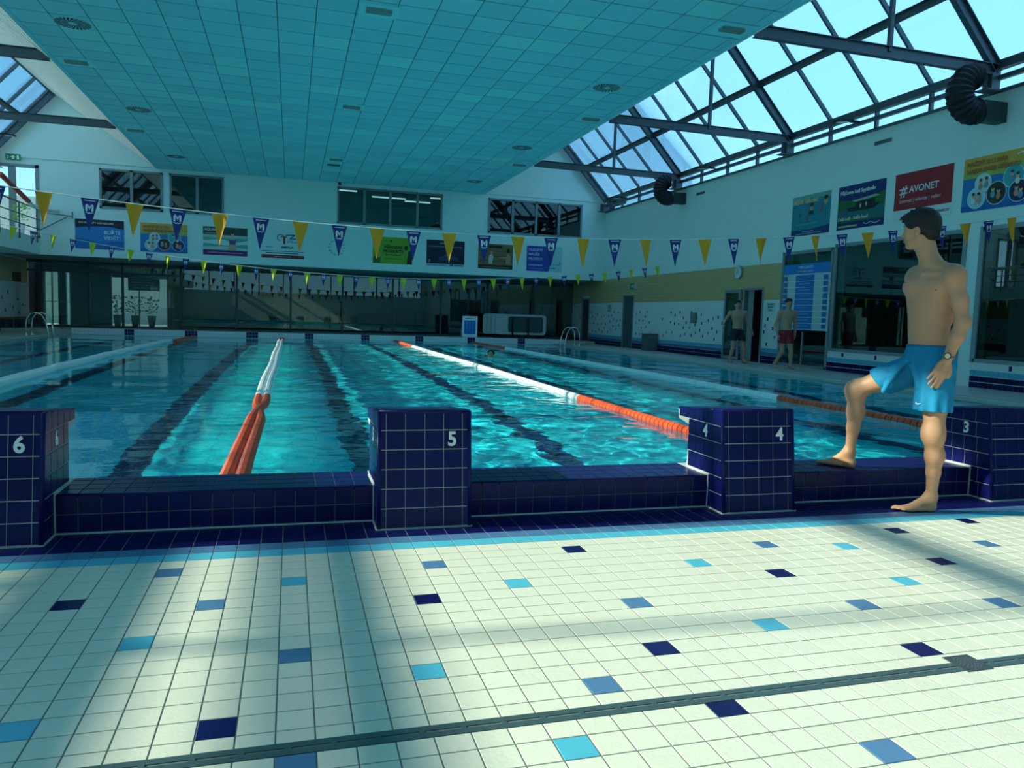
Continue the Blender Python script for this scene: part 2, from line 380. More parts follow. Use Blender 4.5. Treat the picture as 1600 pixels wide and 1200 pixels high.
# ------------------------------------------------------------------ starting blocks
NUMW = mat('white_numeral', (.85,.86,.86), .4)
def lerp(a, b, t): return a + (b-a)*t
def make_block(cx, num, label):
    th_ = thing('starting_block', label, 'starting block', (cx, 4.2, 0), 'navy tiled starting blocks')
    hw = .256
    prof = [(3.984, 0), (4.062, .632), (4.60, .585), (4.592, .508), (4.435, .478), (4.46, LZ), (4.576, LZ), (4.576, 0)]
    body = MB().prism([(cx-hw+.004, y + (.004 if y < 4.1 else -.0), z - (.004 if z > .55 else 0)) for y, z in prof], (2*hw-.008, 0, 0))
    obj('core', body, mat('block_grout', (.52,.54,.50), .8), th_)
    lean = (4.062-3.984)/.632; nl = math.hypot(1, lean)
    up = Vector((0, lean, 1)).normalized(); nf = Vector((0, -1, lean)).normalized()
    Lt = []; tp = .1036
    xs_ = [(-hw, -.209), (-.209, -.105), (-.105, -.001), (-.001, .103), (.103, .207), (.207, hw)]
    for k in range(6):
        z0 = .006 + k*tp; z1 = z0 + tp
        for a_, b_ in xs_:
            zc_ = (z0+z1)/2
            Lt.append((Vector((cx+(a_+b_)/2, 3.988+lean*zc_, zc_)), (1,0,0), tuple(up), tuple(nf), b_-a_-.004, tp-.0045, NAVY))
    # sides
    for sgn in (-1, 1):
        for k in range(6):
            z0 = .006 + k*tp; z1 = z0+tp; zc_ = (z0+z1)/2
            yf = 3.984 + lean*zc_
            back = 4.17 if z1 < LZ+.04 else (4.45 if z1 < .53 else 4.595)
            hh = tp-.0045; 
            if z1 > .6: hh = min(hh, .085)
            y = yf + .006; 
            while y < back-.02:
                y2 = min(y+T, back)
                zc2 = zc_; h2 = hh
                if z1 > .6:
                    top = .632 - (y-4.06)*.087 - .008; zc2 = (z0+top)/2; h2 = top-z0-.004
                Lt.append((Vector((cx+sgn*(hw-.004), (y+y2)/2, zc2)), (0, -sgn, 0), (0,0,1), (sgn,0,0), y2-y-.0045, h2, NAVY))
                y = y2
    # top
    ts = Vector((0, .538, -.047)).normalized(); tn = Vector((0, .047, .538)).normalized()
    for a_, b_ in xs_:
        s_ = 0
        while s_ < .52:
            s2 = min(s_+T, .538)
            c_ = Vector((cx+(a_+b_)/2, 4.062, .628)) + ts*(s_+s2)/2
            Lt.append((c_, (1,0,0), tuple(ts), tuple(tn), b_-a_-.004, s2-s_-.004, NAVY)); s_ = s2
    tiles(th_, 'tile', Lt, 300, h=.004, bev=.002)
    for sgn in (-1, 1):
        obj('corner_bead', MB().tube([(cx+sgn*(hw-.010), 3.992, .004), (cx+sgn*(hw-.010), 4.068, .625)], .0125, 10), NAVY, th_, smooth=True)
        obj('top_bead', MB().tube([(cx+sgn*(hw-.012), 4.07, .622), (cx+sgn*(hw-.012), 4.595, .576)], .0115, 8), NAVY, th_, smooth=True)
    obj('top_bead', MB().tube([(cx-hw+.012, 4.070, .622), (cx+hw-.012, 4.070, .622)], .0115, 8), NAVY, th_, smooth=True)
    obj('cove_joint', MB().beam((cx-hw, 3.980, .002), (cx+hw, 3.980, .002), .008, .007).beam((cx-hw-.002, 3.98, .002), (cx-hw-.002, 4.17, .002), .008, .007)
        .beam((cx+hw+.002, 3.98, .002), (cx+hw+.002, 4.17, .002), .008, .007).beam((cx-hw-.002, 4.17, 0), (cx-hw-.002, 4.17, LZ), .007, .007).beam((cx+hw+.002, 4.17, 0), (cx+hw+.002, 4.17, LZ), .007, .007)
        .beam((cx-hw-.002, 4.17, LZ+.001), (cx-hw-.002, 4.46, LZ+.001), .007, .007).beam((cx+hw+.002, 4.17, LZ+.001), (cx+hw+.002, 4.46, LZ+.001), .007, .007), GROUTW, th_)
    z = .473
    text(th_, num, (cx+.150, 3.984+lean*z-.0015, z), (1,0,0), up, .108, NUMW, .003, 'CENTER', name='numeral', xs=.95)
    for sgn in (-1, 1):
        text(th_, num, (cx+sgn*(hw+.0015), 4.232, z), (0, -1, 0) if sgn < 0 else (0, 1, 0), (0,0,1), .108, NUMW, .003, 'CENTER', name='numeral', xs=.95)
    for sgn in (-1, 1):   # side grip at the pool side for backstroke starts
        hx = cx+sgn*.20
        obj('grip', MB().tube([(hx, 4.44, .47), (hx, 4.51, .455), (hx, 4.525, .42), (hx, 4.50, .385), (hx, 4.45, .375)], .009, 8), CHROME, th_, smooth=True)
    return th_
make_block(blocks[6], '6', 'navy tiled starting block numbered 6 at the edge of the picture')
make_block(blocks[5], '5', 'navy tiled starting block numbered 5 beside the double orange rope')
make_block(blocks[4], '4', 'navy tiled starting block numbered 4 beside the raised foot of the young man')
make_block(blocks[3], '3', 'navy tiled starting block numbered 3 behind the young man in blue shorts')

# ------------------------------------------------------------------ far pool end, side decks
FZ = .265
farend = obj('wall_far_pool_end', MB().box(POOLL, POOLR+.55, POOLF+.004, POOLF+.5, -1.7, FZ-.003), GROUTW, kind='structure')
L = []
for k in range(int((POOLR+.55-POOLL)/T)):
    x = POOLL + (k+.5)*T
    blk = any(abs(x-(BX+j*S)) < .16 for j in range(-3, 5))
    for j in range(2): L.append(((x, POOLF+.004, .06+j*T+.045), (1,0,0), (0,0,1), (0,-1,0), T-.008, T-.008, NAVY if blk else WTILE))
    L.append(((x, POOLF+.06, FZ-.003), (1,0,0), (0,1,0), (0,0,1), T-.006, .1, NAVY if blk else WTILE))
tiles(farend, 'tile', L, 300)
DECK = mat('side_deck_tile', (.50,.52,.46), .3, noise=.2, nscale=3)
dn = DECK.node_tree; bb = dn.nodes['Principled BSDF']
SD = .10
deck_r = obj('floor_side_deck', MB().box(POOLR+.0, XR, POOLN, 33.2, -.3, SD).box(XL, POOLL, POOLN, 33.2, -.3, SD).box(XL, XR, POOLF+.5, 42, -.3, .2), DECK, kind='structure')
obj('trim_1', MB().box(POOLR+.02, POOLR+.22, POOLN, POOLF, SD, SD+.006).box(POOLL-.22, POOLL-.02, POOLN, POOLF, SD, SD+.006), mat('gutter_grating', (.62,.66,.60), .5), kind='structure')
mb = MB()
for k in range(500):
    y = POOLN + .05*k
    if y < POOLF: mb.box(POOLR+.03, POOLR+.21, y, y+.012, SD+.006, SD+.012).box(POOLL-.21, POOLL-.03, y, y+.012, SD+.006, SD+.012)
o = obj('grating_slat', mb, mat('gutter_slat', (.40,.45,.42), .5), deck_r, 'stuff')

# ------------------------------------------------------------------ lane ropes
ORANGE = mat('orange_float', (.80,.10,.03), .35, vary=.25)
WFLOAT = mat('white_float', (.86,.90,.88), .35, vary=.06)
def float_mesh(name, m, r=.054, l=.080):
    q = MB(); prof = []
    for k in range(3):
        z0 = -l/2 + k*l/3; prof += [(r*.86, z0), (r, z0+l*.08), (r, z0+l*.25), (r*.86, z0+l/3)]
    prof = [(.006, -l/2)] + prof + [(.006, l/2)]
    q.lathe(prof, n=10, ax=((1,0,0),(0,0,1),(0,1,0))); return q.mesh(name, m)
FO, FW = float_mesh('float', ORANGE), float_mesh('float', WFLOAT)
FSO, FSW = float_mesh('float', ORANGE, .047, .1), float_mesh('float', WFLOAT, .047, .1)
def rope(label, path, pitch=.1, meshes=(FO, FW), y0=POOLN+.06, y1=POOLF-.05, orange=((0, 9.72), (24.8, 40)), limit=None):
    th_ = thing('lane_rope', label, 'lane rope', (path(y0)[0], y0, .06), 'lane ropes on the pool')
    pts = []; y = y0
    while y <= y1: 
        X, Z = path(y); pts.append((X, y, Z)); y += pitch*2
    obj('cable', MB().tube(pts, .006, 5), CHROME, th_)
    y = y0 + pitch/2
    while y < y1:
        X, Z = path(y); X2, Z2 = path(y+.05)
        isO = any(a <= y <= b for a, b in orange)
        o = bpy.data.objects.new('float', meshes[0] if isO else meshes[1]); link(o, th_)
        o.location = (X, y, Z); o.rotation_euler = (math.atan2(Z2-Z, .05), 0, -math.atan2(X2-X, .05))
        y += pitch
    return th_
ry = .062
def tw(y):  # half separation of the twin rope, crossing at about 8.5 m
    return .05 if y > 9.3 else (.05*math.cos((9.3-y)*1.9) if y > 7.65 else -.05)
rope('outer float line of the twisted orange and white pair, nearer block 6', lambda y: (-.335-tw(y)*(1 if y > 0 else 1)+.01*math.sin(y*.9), ry), orange=((0, 9.84), (27.8, 40)), meshes=(FSO, FSW))
rope('other float line of the twisted orange and white pair, nearer block 5', lambda y: (-.335+tw(y)+.01*math.sin(y*.9+.3), ry+.02*math.exp(-((y-8.5)/.5)**2)), orange=((0, 9.84), (27.8, 40)), meshes=(FSO, FSW))
rope('sunlit white lane rope with orange end reaching behind block 4', lambda y: (3.83+.02*math.sin(y*.5), ry), y0=5.5)
rope('pale lane rope with orange red end reaching behind the young man', lambda y: (6.93+.12*math.sin((y-4.6)/25*math.pi), ry), pitch=.1)
th_ = thing('lane_rope', 'thick smooth white lane float line beyond block 6', 'lane rope', (-3.5, 10, .06), 'lane ropes on the pool')
for s_, nm in ((-.055, 'foam_tube'), (.055, 'foam_tube')):
    pts = []; y = POOLN+.1
    while y < 25.4:
        pts.append((-3.58 - .1*math.sin((y-9)/14*math.pi)*(1 if 9 < y < 23 else 0) + s_, y, .075 + .025*max(0, math.sin(y*1.9+s_*9))**6*(1 if s_ > 0 else .4))); y += .18
    obj(nm, MB().tube(pts, .055, 10), WFLOAT, th_, smooth=True)
    pts = [(-3.42+s_*.7+(y-25.4)*.03, y, .07) for y in np.arange(25.4, 29.5, .3)]
    obj('orange_tube', MB().tube(pts, .045, 10), ORANGE, th_, smooth=True)

# ------------------------------------------------------------------ walls
WX, WT, LX = 12.4, 5.5, -9.6
rw = []
def wbox(mb, y0, y1, z0, z1): mb.box(WX, WX+.3, y0, y1, z0, z1)
mb = MB()
wbox(mb, -6, 29.5, 3.1, WT)
for y0, y1, z0, z1 in [(-6,5,-.1,3.1), (5,11.46,-.1,.57), (11.46,11.75,-.1,3.1), (11.75,15.44,-.1,.57), (15.44,15.48,-.1,3.1), (15.48,17.44,3.04,3.1), (17.44,18.22,-.1,3.1),
                       (18.22,19.12,2.12,3.1), (19.12,26.44,-.1,3.1), (26.44,27.36,2.12,3.1), (27.36,30.88,-.1,3.1), (30.88,31.75,2.05,3.1), (31.75,33.2,-.1,3.1)]:
    wbox(mb, y0, y1, z0, z1)
wall_right = obj('wall_right', mb, WALLW, kind='structure')
# tan tile courses, white lower tiling, navy and blue base courses
mb = MB(); spans = [(17.44,18.22),(19.12,26.44),(27.36,30.88),(31.75,33)]
for k in range(9):
    z = 1.82 + k*.108
    for y0, y1 in ([(17.44, 33)] if z > 2.13 else spans): mb.box(WX-.012, WX+.01, y0, y1, z, z+.103)
obj('tan_tile_course', mb, TAN, wall_right, 'stuff')
mb = MB()
for y0, y1 in spans: mb.box(WX-.010, WX+.01, y0, y1, .52, 1.815)
mb.box(WX-.010, WX+.01, 11.75, 15.44, .44, .57).box(WX-.010, WX+.01, 5, 11.46, .44, .57)
obj('white_tile_course', mb, WTILE, wall_right, 'stuff')
mb = MB(); mm = [NAVY, MIDB, LITB]
for y0, y1 in spans + [(11.75, 15.44), (5, 11.46)]:
    low = y0 < 16
    y = y0
    while y < y1-.03:
        for j, m_ in enumerate((0, 0, 1, 2) if not low else (0, 0, 2)):
            mb.cur = m_; z = SD + j*(.104 if not low else .112)
            tile_mb(mb, (WX-.008, y+.052, z+.05), (0,1,0), (0,0,1), (-1,0,0), .096, .096, .006, .001)
        y += .104
obj('base_tile_field', mb, mm, wall_right, 'stuff')
R = random.Random(11); am = {}
tgt = 0; done = []
while tgt < 84:
    y = R.uniform(19.3, 32); z = .62 + R.random()*.85
    if any(a <= y <= b for a, b in ((26.2,27.6),(30.7,31.9),(24.1,24.9))) or any(abs(y-a)+abs(z-b) < .3 for a, b in done): continue
    done.append((y, z)); c = R.choice([NAVY, NAVY, MIDB]); key = c.name
    if key not in am:
        q = MB(); tile_mb(q, (0,0,0), (0,1,0), (0,0,1), (-1,0,0), .06, .09, .004, .001); am[key] = q.mesh('accent_tile', c)
    o = bpy.data.objects.new('accent_tile', am[key]); link(o, wall_right); o.location = (WX-.011, y, z); tgt += 1
for y, z, c in ((17.95,1.30,NAVY),(17.7,1.05,NAVY),(18.1,.95,NAVY),(17.6,.82,MIDB),(17.95,.62,NAVY),(18.05,1.12,MIDB)):
    o = bpy.data.objects.new('accent_tile', am[c.name]); link(o, wall_right); o.location = (WX-.011, y, z)
for y in (14.95, 13.9, 12.6, 10.6, 9.5):
    o = bpy.data.objects.new('accent_tile', am[NAVY.name]); link(o, wall_right); o.location = (WX-.011, y, .50)
# wall vents near top
for i, y in enumerate((21.9, 14.15)):
    t = thing('wall_vent', ['small grey slot vent high on the long wall near the far duct', 'grey slot vent high on the long wall above the boat hire banner'][i], 'vent', (WX, y, 5.2), 'slot vents on the long wall')
    obj('slot_plate', MB().box(WX-.02, WX, y-.25, y+.25, 5.17, 5.25), FRAME, t)
    for k in range(3): obj('slat', MB().box(WX-.025, WX-.018, y-.24, y+.24, 5.178+k*.024, 5.188+k*.024), DARKROOM, t)
# glazing in the long wall
def window(name, frames, panes, fm=FRAME, gm=DGLASS, kind='structure', label=None):
    mb = MB()
    for f in frames: mb.box(*f)
    o = obj(name, mb, fm, kind=kind)
    for p in panes: obj('pane', MB().box(*p), gm, o)
    return o
window('window_1', [(WX-.03,WX+.05,15.48,15.56,.1,3.04),(WX-.03,WX+.05,17.36,17.44,.1,3.04),(WX-.03,WX+.05,15.5,17.4,2.96,3.04),(WX-.03,WX+.05,15.5,17.4,.1,.17),(WX-.02,WX+.03,16.44,16.48,.17,1.0)],
       [(WX,WX+.008,15.56,17.36,.17,2.96)])
window('window_2', [(WX-.03,WX+.05,11.75,11.83,.57,3.1),(WX-.03,WX+.05,15.36,15.44,.57,3.1),(WX-.03,WX+.05,11.8,15.4,3.02,3.1),(WX-.03,WX+.05,11.8,15.4,.57,.64)],
       [(WX,WX+.008,13.6,15.36,.64,3.02),(WX,WX+.008,11.83,13.59,.64,3.02)])
window('window_3', [(WX-.03,WX+.05,5,5.08,.57,3.1),(WX-.03,WX+.05,11.36,11.46,.57,3.1),(WX-.03,WX+.05,5,11.4,3.02,3.1),(WX-.03,WX+.05,5,11.4,.57,.64),(WX-.03,WX+.05,8.2,8.28,.57,3.1)],
       [(WX,WX+.008,8.28,11.36,.64,3.02),(WX,WX+.008,5.08,8.2,.64,3.02)])
# rooms behind the long wall
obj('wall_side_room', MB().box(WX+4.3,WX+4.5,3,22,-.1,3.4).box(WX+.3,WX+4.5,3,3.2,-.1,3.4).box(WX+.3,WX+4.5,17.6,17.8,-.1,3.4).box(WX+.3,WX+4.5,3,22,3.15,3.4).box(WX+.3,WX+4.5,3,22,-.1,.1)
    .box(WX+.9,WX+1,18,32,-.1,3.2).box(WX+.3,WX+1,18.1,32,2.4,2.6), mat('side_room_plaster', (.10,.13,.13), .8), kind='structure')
# doors
def door_frame(mb, y0, y1, z1, z0=.1, t=.06):
    return mb.box(WX-.03,WX+.1,y0-t,y0,z0,z1+t).box(WX-.03,WX+.1,y1,y1+t,z0,z1+t).box(WX-.03,WX+.1,y0,y1,z1,z1+t)
d1 = obj('door_1', door_frame(MB(), 26.47, 27.33, 2.06), FRAME, kind='structure')
obj('door_leaf', MB().box(WX+.02, WX+.06, 26.47, 27.33, .12, 2.06), mat('door_teal_grey', (.06,.11,.13), .5), d1)
obj('door_handle', MB().tube([(WX, 26.57, 1.08), (WX-.04, 26.57, 1.08), (WX-.04, 26.70, 1.08)], .01, 6), CHROME, d1)
d2 = obj('door_2', door_frame(MB(), 30.92, 31.7, 1.98), FRAME, kind='structure')
obj('door_leaf', MB().box(WX+.02, WX+.06, 30.92, 31.7, .12, 1.98), mat('door_dark', (.03,.05,.06), .5), d2)
d3 = obj('door_3', door_frame(MB(), 18.25, 19.09, 2.1), FRAME, kind='structure')
lf = obj('door_leaf', MB().box(WX-.10,WX-.05,19.2,19.28,.12,2.12).box(WX-.10,WX-.05,19.96,20.04,.12,2.12).box(WX-.10,WX-.05,19.28,19.96,2.04,2.12).box(WX-.10,WX-.05,19.28,19.96,.12,.2), FRAME, d3, label='open glazed door leaf with grey frame')
obj('pane', MB().box(WX-.08, WX-.072, 19.28, 19.96, .2, 2.04), DGLASS, lf)
obj('door_handle', MB().tube([(WX-.1, 19.9, 1.08), (WX-.15, 19.9, 1.08), (WX-.15, 19.78, 1.08)], .01, 6), CHROME, lf)

# far upper wall with windows and gable
UY = 29.5
mb = MB(); 
def ub(x0, x1, z0, z1): mb.box(x0, x1, UY, UY+.3, z0, z1)
ub(-8.16, WX, 2.73, 4.40); ub(LX, -8.16, 2.73, 3.27); ub(LX, WX, 5.75, 5.9); ub(-8.16, -6.33, 4.40, 5.75); ub(-2.33, 1.62, 4.40, 5.75); ub(5.59, 7.42, 4.40, 5.75); ub(11.35, WX, 4.40, 5.75)
ub(-4.34, -4.12, 4.40, 5.75); ub(LX, -9.5, 3.27, 5.75); ub(-9.5, -8.16, 5.68, 5.75)
for pts in ([(LX,5.9),(LX,6.0),(-7.7,8.15),(-4.5,5.9)], [(WX,5.9),(WX,6.0),(10.4,8.15),(7.2,5.9)]):
    P = [(x, UY-.05, z) for x, z in pts]; P = P if pts[0][0] < 0 else P[::-1]
    mb.prism(P[::-1], (0, .35, 0))
wall_far = obj('wall_far', mb, WALLW, kind='structure')
def four(name, x0, x1, z0, z1, splits):
    fr = [(x0,x1,UY-.03,UY+.06,z0,z0+.07),(x0,x1,UY-.03,UY+.06,z1-.07,z1),(x0,x0+.07,UY-.03,UY+.06,z0,z1),(x1-.07,x1,UY-.03,UY+.06,z0,z1)]
    xs_ = [x0+.07] + splits + [x1-.07]; pn = []
    for s_ in splits: fr.append((s_-.045, s_+.045, UY-.03, UY+.06, z0, z1))
    for a, b in zip(xs_[:-1], xs_[1:]): pn.append((a, b, UY+.02, UY+.028, z0+.07, z1-.07))
    return window(name, fr, pn, mat('window_frame_grey', (.22,.30,.32), .5))
four('window_4', -6.33, -4.34, 4.40, 5.75, [-5.33]); four('window_5', -4.12, -2.33, 4.40, 5.75, [-3.22])
four('window_6', 1.62, 5.59, 4.40, 5.75, [2.62, 3.58, 4.62]); four('window_7', 7.42, 11.35, 4.40, 5.75, [8.42, 9.4, 10.36])
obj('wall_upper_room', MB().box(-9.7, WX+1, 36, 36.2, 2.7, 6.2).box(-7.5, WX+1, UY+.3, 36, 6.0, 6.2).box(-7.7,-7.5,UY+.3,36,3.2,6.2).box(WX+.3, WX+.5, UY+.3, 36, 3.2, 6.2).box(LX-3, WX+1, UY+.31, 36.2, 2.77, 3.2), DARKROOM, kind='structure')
LAMPM = mat('tube_lamp_light', (.8,.9,.9), .5)
b_ = LAMPM.node_tree.nodes['Principled BSDF']; b_.inputs['Emission Color'].default_value = (.75,.95,1,1); b_.inputs['Emission Strength'].default_value = .9
for i, (x, y, l) in enumerate(((1.9,31.5,1.2),(3.0,30.6,.5),(3.9,32.6,1.4),(5.2,33.2,1.1),(6.0,31.8,1.0))):
    tag(obj('tube_lamp', MB().tube([(x-l/2, y, 5.92), (x+l/2, y, 5.92)], .03, 6), LAMPM), ['thin lit tube lamp behind the first pane of the middle upper window','short lit tube lamp nearest the glass of the middle upper window','longest lit tube lamp behind the middle upper window','lit tube lamp farthest back behind the middle upper window','lit tube lamp behind the last pane of the middle upper window'][i], 'lamp', 'tube lamps behind the upper window')
# gallery door, slab, railing
gd = window('door_4', [(-9.5,-9.42,UY-.03,UY+.08,3.27,5.68),(-8.26,-8.16,UY-.03,UY+.08,3.27,5.68),(-9.5,-8.16,UY-.03,UY+.08,5.58,5.68),(-9.5,-8.16,UY-.03,UY+.08,3.27,3.34),(-9.05,-8.85,UY-.03,UY+.08,3.3,5.6)],
            [(-9.42,-9.05,UY+.02,UY+.028,3.34,5.58),(-8.85,-8.26,UY+.02,UY+.028,3.34,5.58)], gm=glass('clear_glass', (.8,.88,.86), .04))
gallery = obj('floor_gallery', MB().box(LX, -8.17, -6, UY, 2.73, 3.27), WALLW, kind='structure')
rl = thing('gallery_railing', 'grey steel railing along the white gallery edge below the exit sign', 'railing', (-8.17, 27, 3.1))
y = 5.0; pm = MB().box(-.02,.02,-.02,.02,-.18,.95).mesh('post', STEEL)
while y < 29.5:
    o = obj('post', pm, None, rl); o.location = (-8.13, y, 3.27)
    y += 1.72
for z in (4.2, 3.55, 3.85): obj('rail', MB().tube([(-8.13, 5, z), (-8.13, 29.45, z)], .018 if z < 4 else .024, 8), STEEL, rl, smooth=True)
mb = MB()
y = 5.1
t = thing('wall_bracket', 'steel bracket arm beside the gallery rail holding the slack float line', 'bracket', (-7.9, 29.4, 3.8))
obj('arm', MB().beam((-8.13, 29.4, 4.12), (-7.15, 29.4, 4.05), .03, .03).beam((-7.15, 29.4, 3.98), (-7.15, 29.4, 4.2), .03, .03), STEEL, t)
obj('brace', MB().beam((-8.1, 29.4, 3.55), (-7.3, 29.4, 4.03), .025, .025), STEEL, t)
t = thing('float_line', 'slack red and white float line hanging on the gallery railing', 'rope', (-8.1, 27, 4))
obj('red_section', MB().tube([(-8.05, 25.6+k*.3, 4.75-.0*k-.055*k-.0) for k in range(9)], .075, 8), mat('red_float', (.55,.05,.04), .5), t, smooth=True)
obj('white_section', MB().tube([(-8.05+.08*max(0,k-2), 28.0+k*.17, 4.3-.045*k+.004*k*k) for k in range(9)], .07, 8), WFLOAT, t, smooth=True)
t = thing('plant', 'bright green leafy plant behind the gallery railing', 'plant', (-8.55, 29.0, 3.27))
R = random.Random(4); mb = MB()
for k in range(60):
    a = R.uniform(0, 6.28); r_ = R.uniform(.03, .25); z = 3.75+R.uniform(0, .5); c = Vector((-8.6+r_*math.cos(a), 29+r_*math.sin(a), z)); d = Vector((math.cos(a), math.sin(a), R.uniform(.2, 1))).normalized()*.12; s_ = d.orthogonal().normalized()*.035
    mb.add([c, c+d*.5+s_, c+d, c+d*.5-s_], [(0,1,2,3)])
obj('leaf_cluster', mb, mat('bright_leaf', (.35,.62,.06), .5), t)
obj('pot', MB().lathe([(.0,0),(.11,0),(.15,.42),(.13,.42),(.12,.38),(0,.38)], (-8.6,29,3.27), 12), WHITE, t)

# left wall with its windows (outside the picture) and left lower recess
mb = MB()
def lb(y0, y1, z0, z1): mb.box(LX-.3, LX, y0, y1, z0, z1)
lb(-6, 33.2, -.1, .9); lb(-6, 33.2, 2.5, 3.45); lb(-6, UY, 5.35, WT)
lb(-6, -5.5, .9, 5.4); lb(6.6, 33.2, .9, 2.5); lb(28.6, UY, 3.45, 5.4)
wall_left = obj('wall_left', mb, WALLW, kind='structure')
window('window_8', [(LX-.05,LX,y,y+.09,.9,5.35) for y in (-5.5,-3.5,-1.5,.5,2.5,4.5,6.51)] + [(LX-.05,LX,y,y+.09,3.45,5.35) for y in (8.5,10.5,12.5,14.5,16.5,18.5,20.5,22.5,24.5,26.5,28.51)], [(LX-.03,LX-.022,-5.5,6.6,3.45,5.35),(LX-.03,LX-.022,6.6,28.6,3.45,5.35),(LX-.03,LX-.022,-5.5,6.6,.9,2.5)], gm=SGLASS)  # unseen windows; upper row lengthened to let more light into the hall
mb = MB()
for k in range(8): mb.box(LX-.01, LX+.012, 29.8, 33, 1.82+k*.108, 1.923+k*.108)
obj('tan_tile_course', mb, TAN, wall_left, 'stuff')
obj('white_tile_course', MB().box(LX-.01, LX+.010, 29.8, 33, .52, 1.815), WTILE, wall_left, 'stuff')
obj('blue_tile_course', MB().box(LX-.01, LX+.010, 29.8, 33, .1, .51), NAVY, wall_left, 'stuff')
for y, z in ((30.3,1.25),(30.9,1.45),(31.4,.9),(31.9,1.2),(32.4,1.0),(30.6,.8),(32.0,.7)):
    o = bpy.data.objects.new('accent_tile', MB().obox((0,0,0),(.004,0,0),(0,.05,0),(0,0,.05)).mesh('accent_tile', NAVY)); link(o, wall_left); o.location = (LX+.012, y, z)
# back wall
obj('wall_back', MB().box(LX-.3, WX+.3, YB-.3, YB, -.3, 2.6).box(LX-.3, WX+.3, YB-.3, YB, 5.3, 6.0).box(LX-.3, -9.0, YB-.3, YB, 2.6, 5.3).box(11.8, WX+.3, YB-.3, YB, 2.6, 5.3).prism([(LX,YB-.3,6),(WX,YB-.3,6),(10.4,YB-.3,8.2),(7.2,YB-.3,5.95),(-4.5,YB-.3,5.95),(-7.7,YB-.3,8.2)], (0,.3,0)), WALLW, kind='structure')

window('window_added_for_light', [(x-.05, x+.05, YB-.2, YB-.05, 2.6, 5.3) for x in np.arange(-9, 12.0, 2.08)], [(-9.0, 11.8, YB-.12, YB-.112, 2.6, 5.3)], gm=SGLASS)  # unseen window band, added behind the camera to brighten the hall
obj('ground', MB().box(-80, 80, -60, 120, -2.6, -2.4), mat('outdoor_ground', (.18,.20,.12), .9), kind='structure')
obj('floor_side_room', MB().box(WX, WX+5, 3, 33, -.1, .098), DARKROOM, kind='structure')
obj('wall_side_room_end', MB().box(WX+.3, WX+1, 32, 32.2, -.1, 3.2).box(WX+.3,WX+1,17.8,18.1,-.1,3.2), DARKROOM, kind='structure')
# lower far glazing
GY = 33.0; ms = [-9.1, -7.5, -6.32] + [-4.22+2.1*k for k in range(8)] + [12.36]
fr = [(x-.04, x+.04, GY-.06, GY+.06, .2, 2.72) for x in ms] + [(LX, WX, GY-.06, GY+.06, .2, .27), (LX, WX, GY-.06, GY+.06, 2.62, 2.73), (LX, -4.2, GY-.05, GY+.05, 2.28, 2.36)]
window('window_9', fr, [(a+.04, b-.04, GY, GY+.008, .27, 2.62) for a, b in zip(ms[:-1], ms[1:])], STEEL)
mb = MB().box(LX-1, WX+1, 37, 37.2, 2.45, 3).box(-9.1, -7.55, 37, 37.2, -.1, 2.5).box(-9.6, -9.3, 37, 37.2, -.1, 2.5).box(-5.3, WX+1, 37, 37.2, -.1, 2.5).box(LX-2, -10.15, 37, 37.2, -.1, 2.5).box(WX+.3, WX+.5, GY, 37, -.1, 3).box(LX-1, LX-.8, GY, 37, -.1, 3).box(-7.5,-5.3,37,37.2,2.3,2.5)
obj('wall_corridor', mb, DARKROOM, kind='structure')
obj('ceiling_recess', MB().box(LX, WX+.3, UY+.02, 37.2, 2.732, 2.76), mat('soffit_grey', (.30,.38,.38), .7), kind='structure')
obj('wall_exterior_court', MB().box(-16, 0, 41, 41.2, -.1, 6).box(-16,0,37.2,41,-.1,.15), mat('beige_wall', (.80,.74,.58), .8), kind='structure')
window('door_5', [(-10.15,-10.08,36.98,37.05,.1,2.45),(-9.16,-9.1,36.98,37.05,.1,2.45),(-9.85,-9.80,36.98,37.05,.1,2.45),(-10.1,-9.1,36.98,37.05,1.15,1.18),(-6.45,-6.4,36.98,37.05,.1,2.45)], [(-10.08,-9.6,37,37.008,.2,2.45),(-9.3,-9.1,37,37.008,.2,2.45)], gm=MATS['clear_glass'])
POTM = mat('white_planter', (.8,.78,.70), .5); LEAF = mat('dark_leaf', (.03,.09,.03), .6)
for i, x in enumerate((-6.75, -6.10, -5.48)):
    t = thing('potted_plant', ['white tapered planter beside the first glazing bar, bushy green top', 'middle white tapered planter with thin green plant behind the glass', 'white tapered planter nearest the pool middle behind the glass'][i], 'plant', (x, 34.2, .2), 'planters behind the glass')
    obj('pot', MB().lathe([(0,0),(.10,0),(.17,.5),(.14,.5),(.13,.45),(0,.45)], (x,34.2,.2), 14), POTM, t, smooth=False)
    mb = MB()
    for k in range(70):
        a = R.uniform(0, 6.28); r_ = R.uniform(.0, .28); c = Vector((x+r_*math.cos(a), 34.2+r_*math.sin(a), .75+R.uniform(0, .7))); d = Vector((math.cos(a), math.sin(a), R.uniform(0, 1))).normalized()*.13; s_ = d.orthogonal().normalized()*.03
        mb.add([c, c+d*.5+s_, c+d, c+d*.5-s_], [(0,1,2,3)])
    mb.tube([(x,34.2,.6),(x,34.2,1.2)], .012, 5)
    obj('foliage', mb, LEAF, t)
t = thing('notice_board', 'teal notice board with pale lines hanging behind the glazed corridor', 'sign', (-5.6, 35, 2))
obj('board', MB().box(-6.5, -5.3, 35.0, 35.03, 1.72, 2.28), mat('board_teal', (.03,.20,.28), .5), t)
for k in range(4): obj('pale_line', MB().box(-6.35, -5.6+.1*(k % 2), 34.995, 35.0, 2.15-.11*k, 2.18-.11*k), WHITE, t)
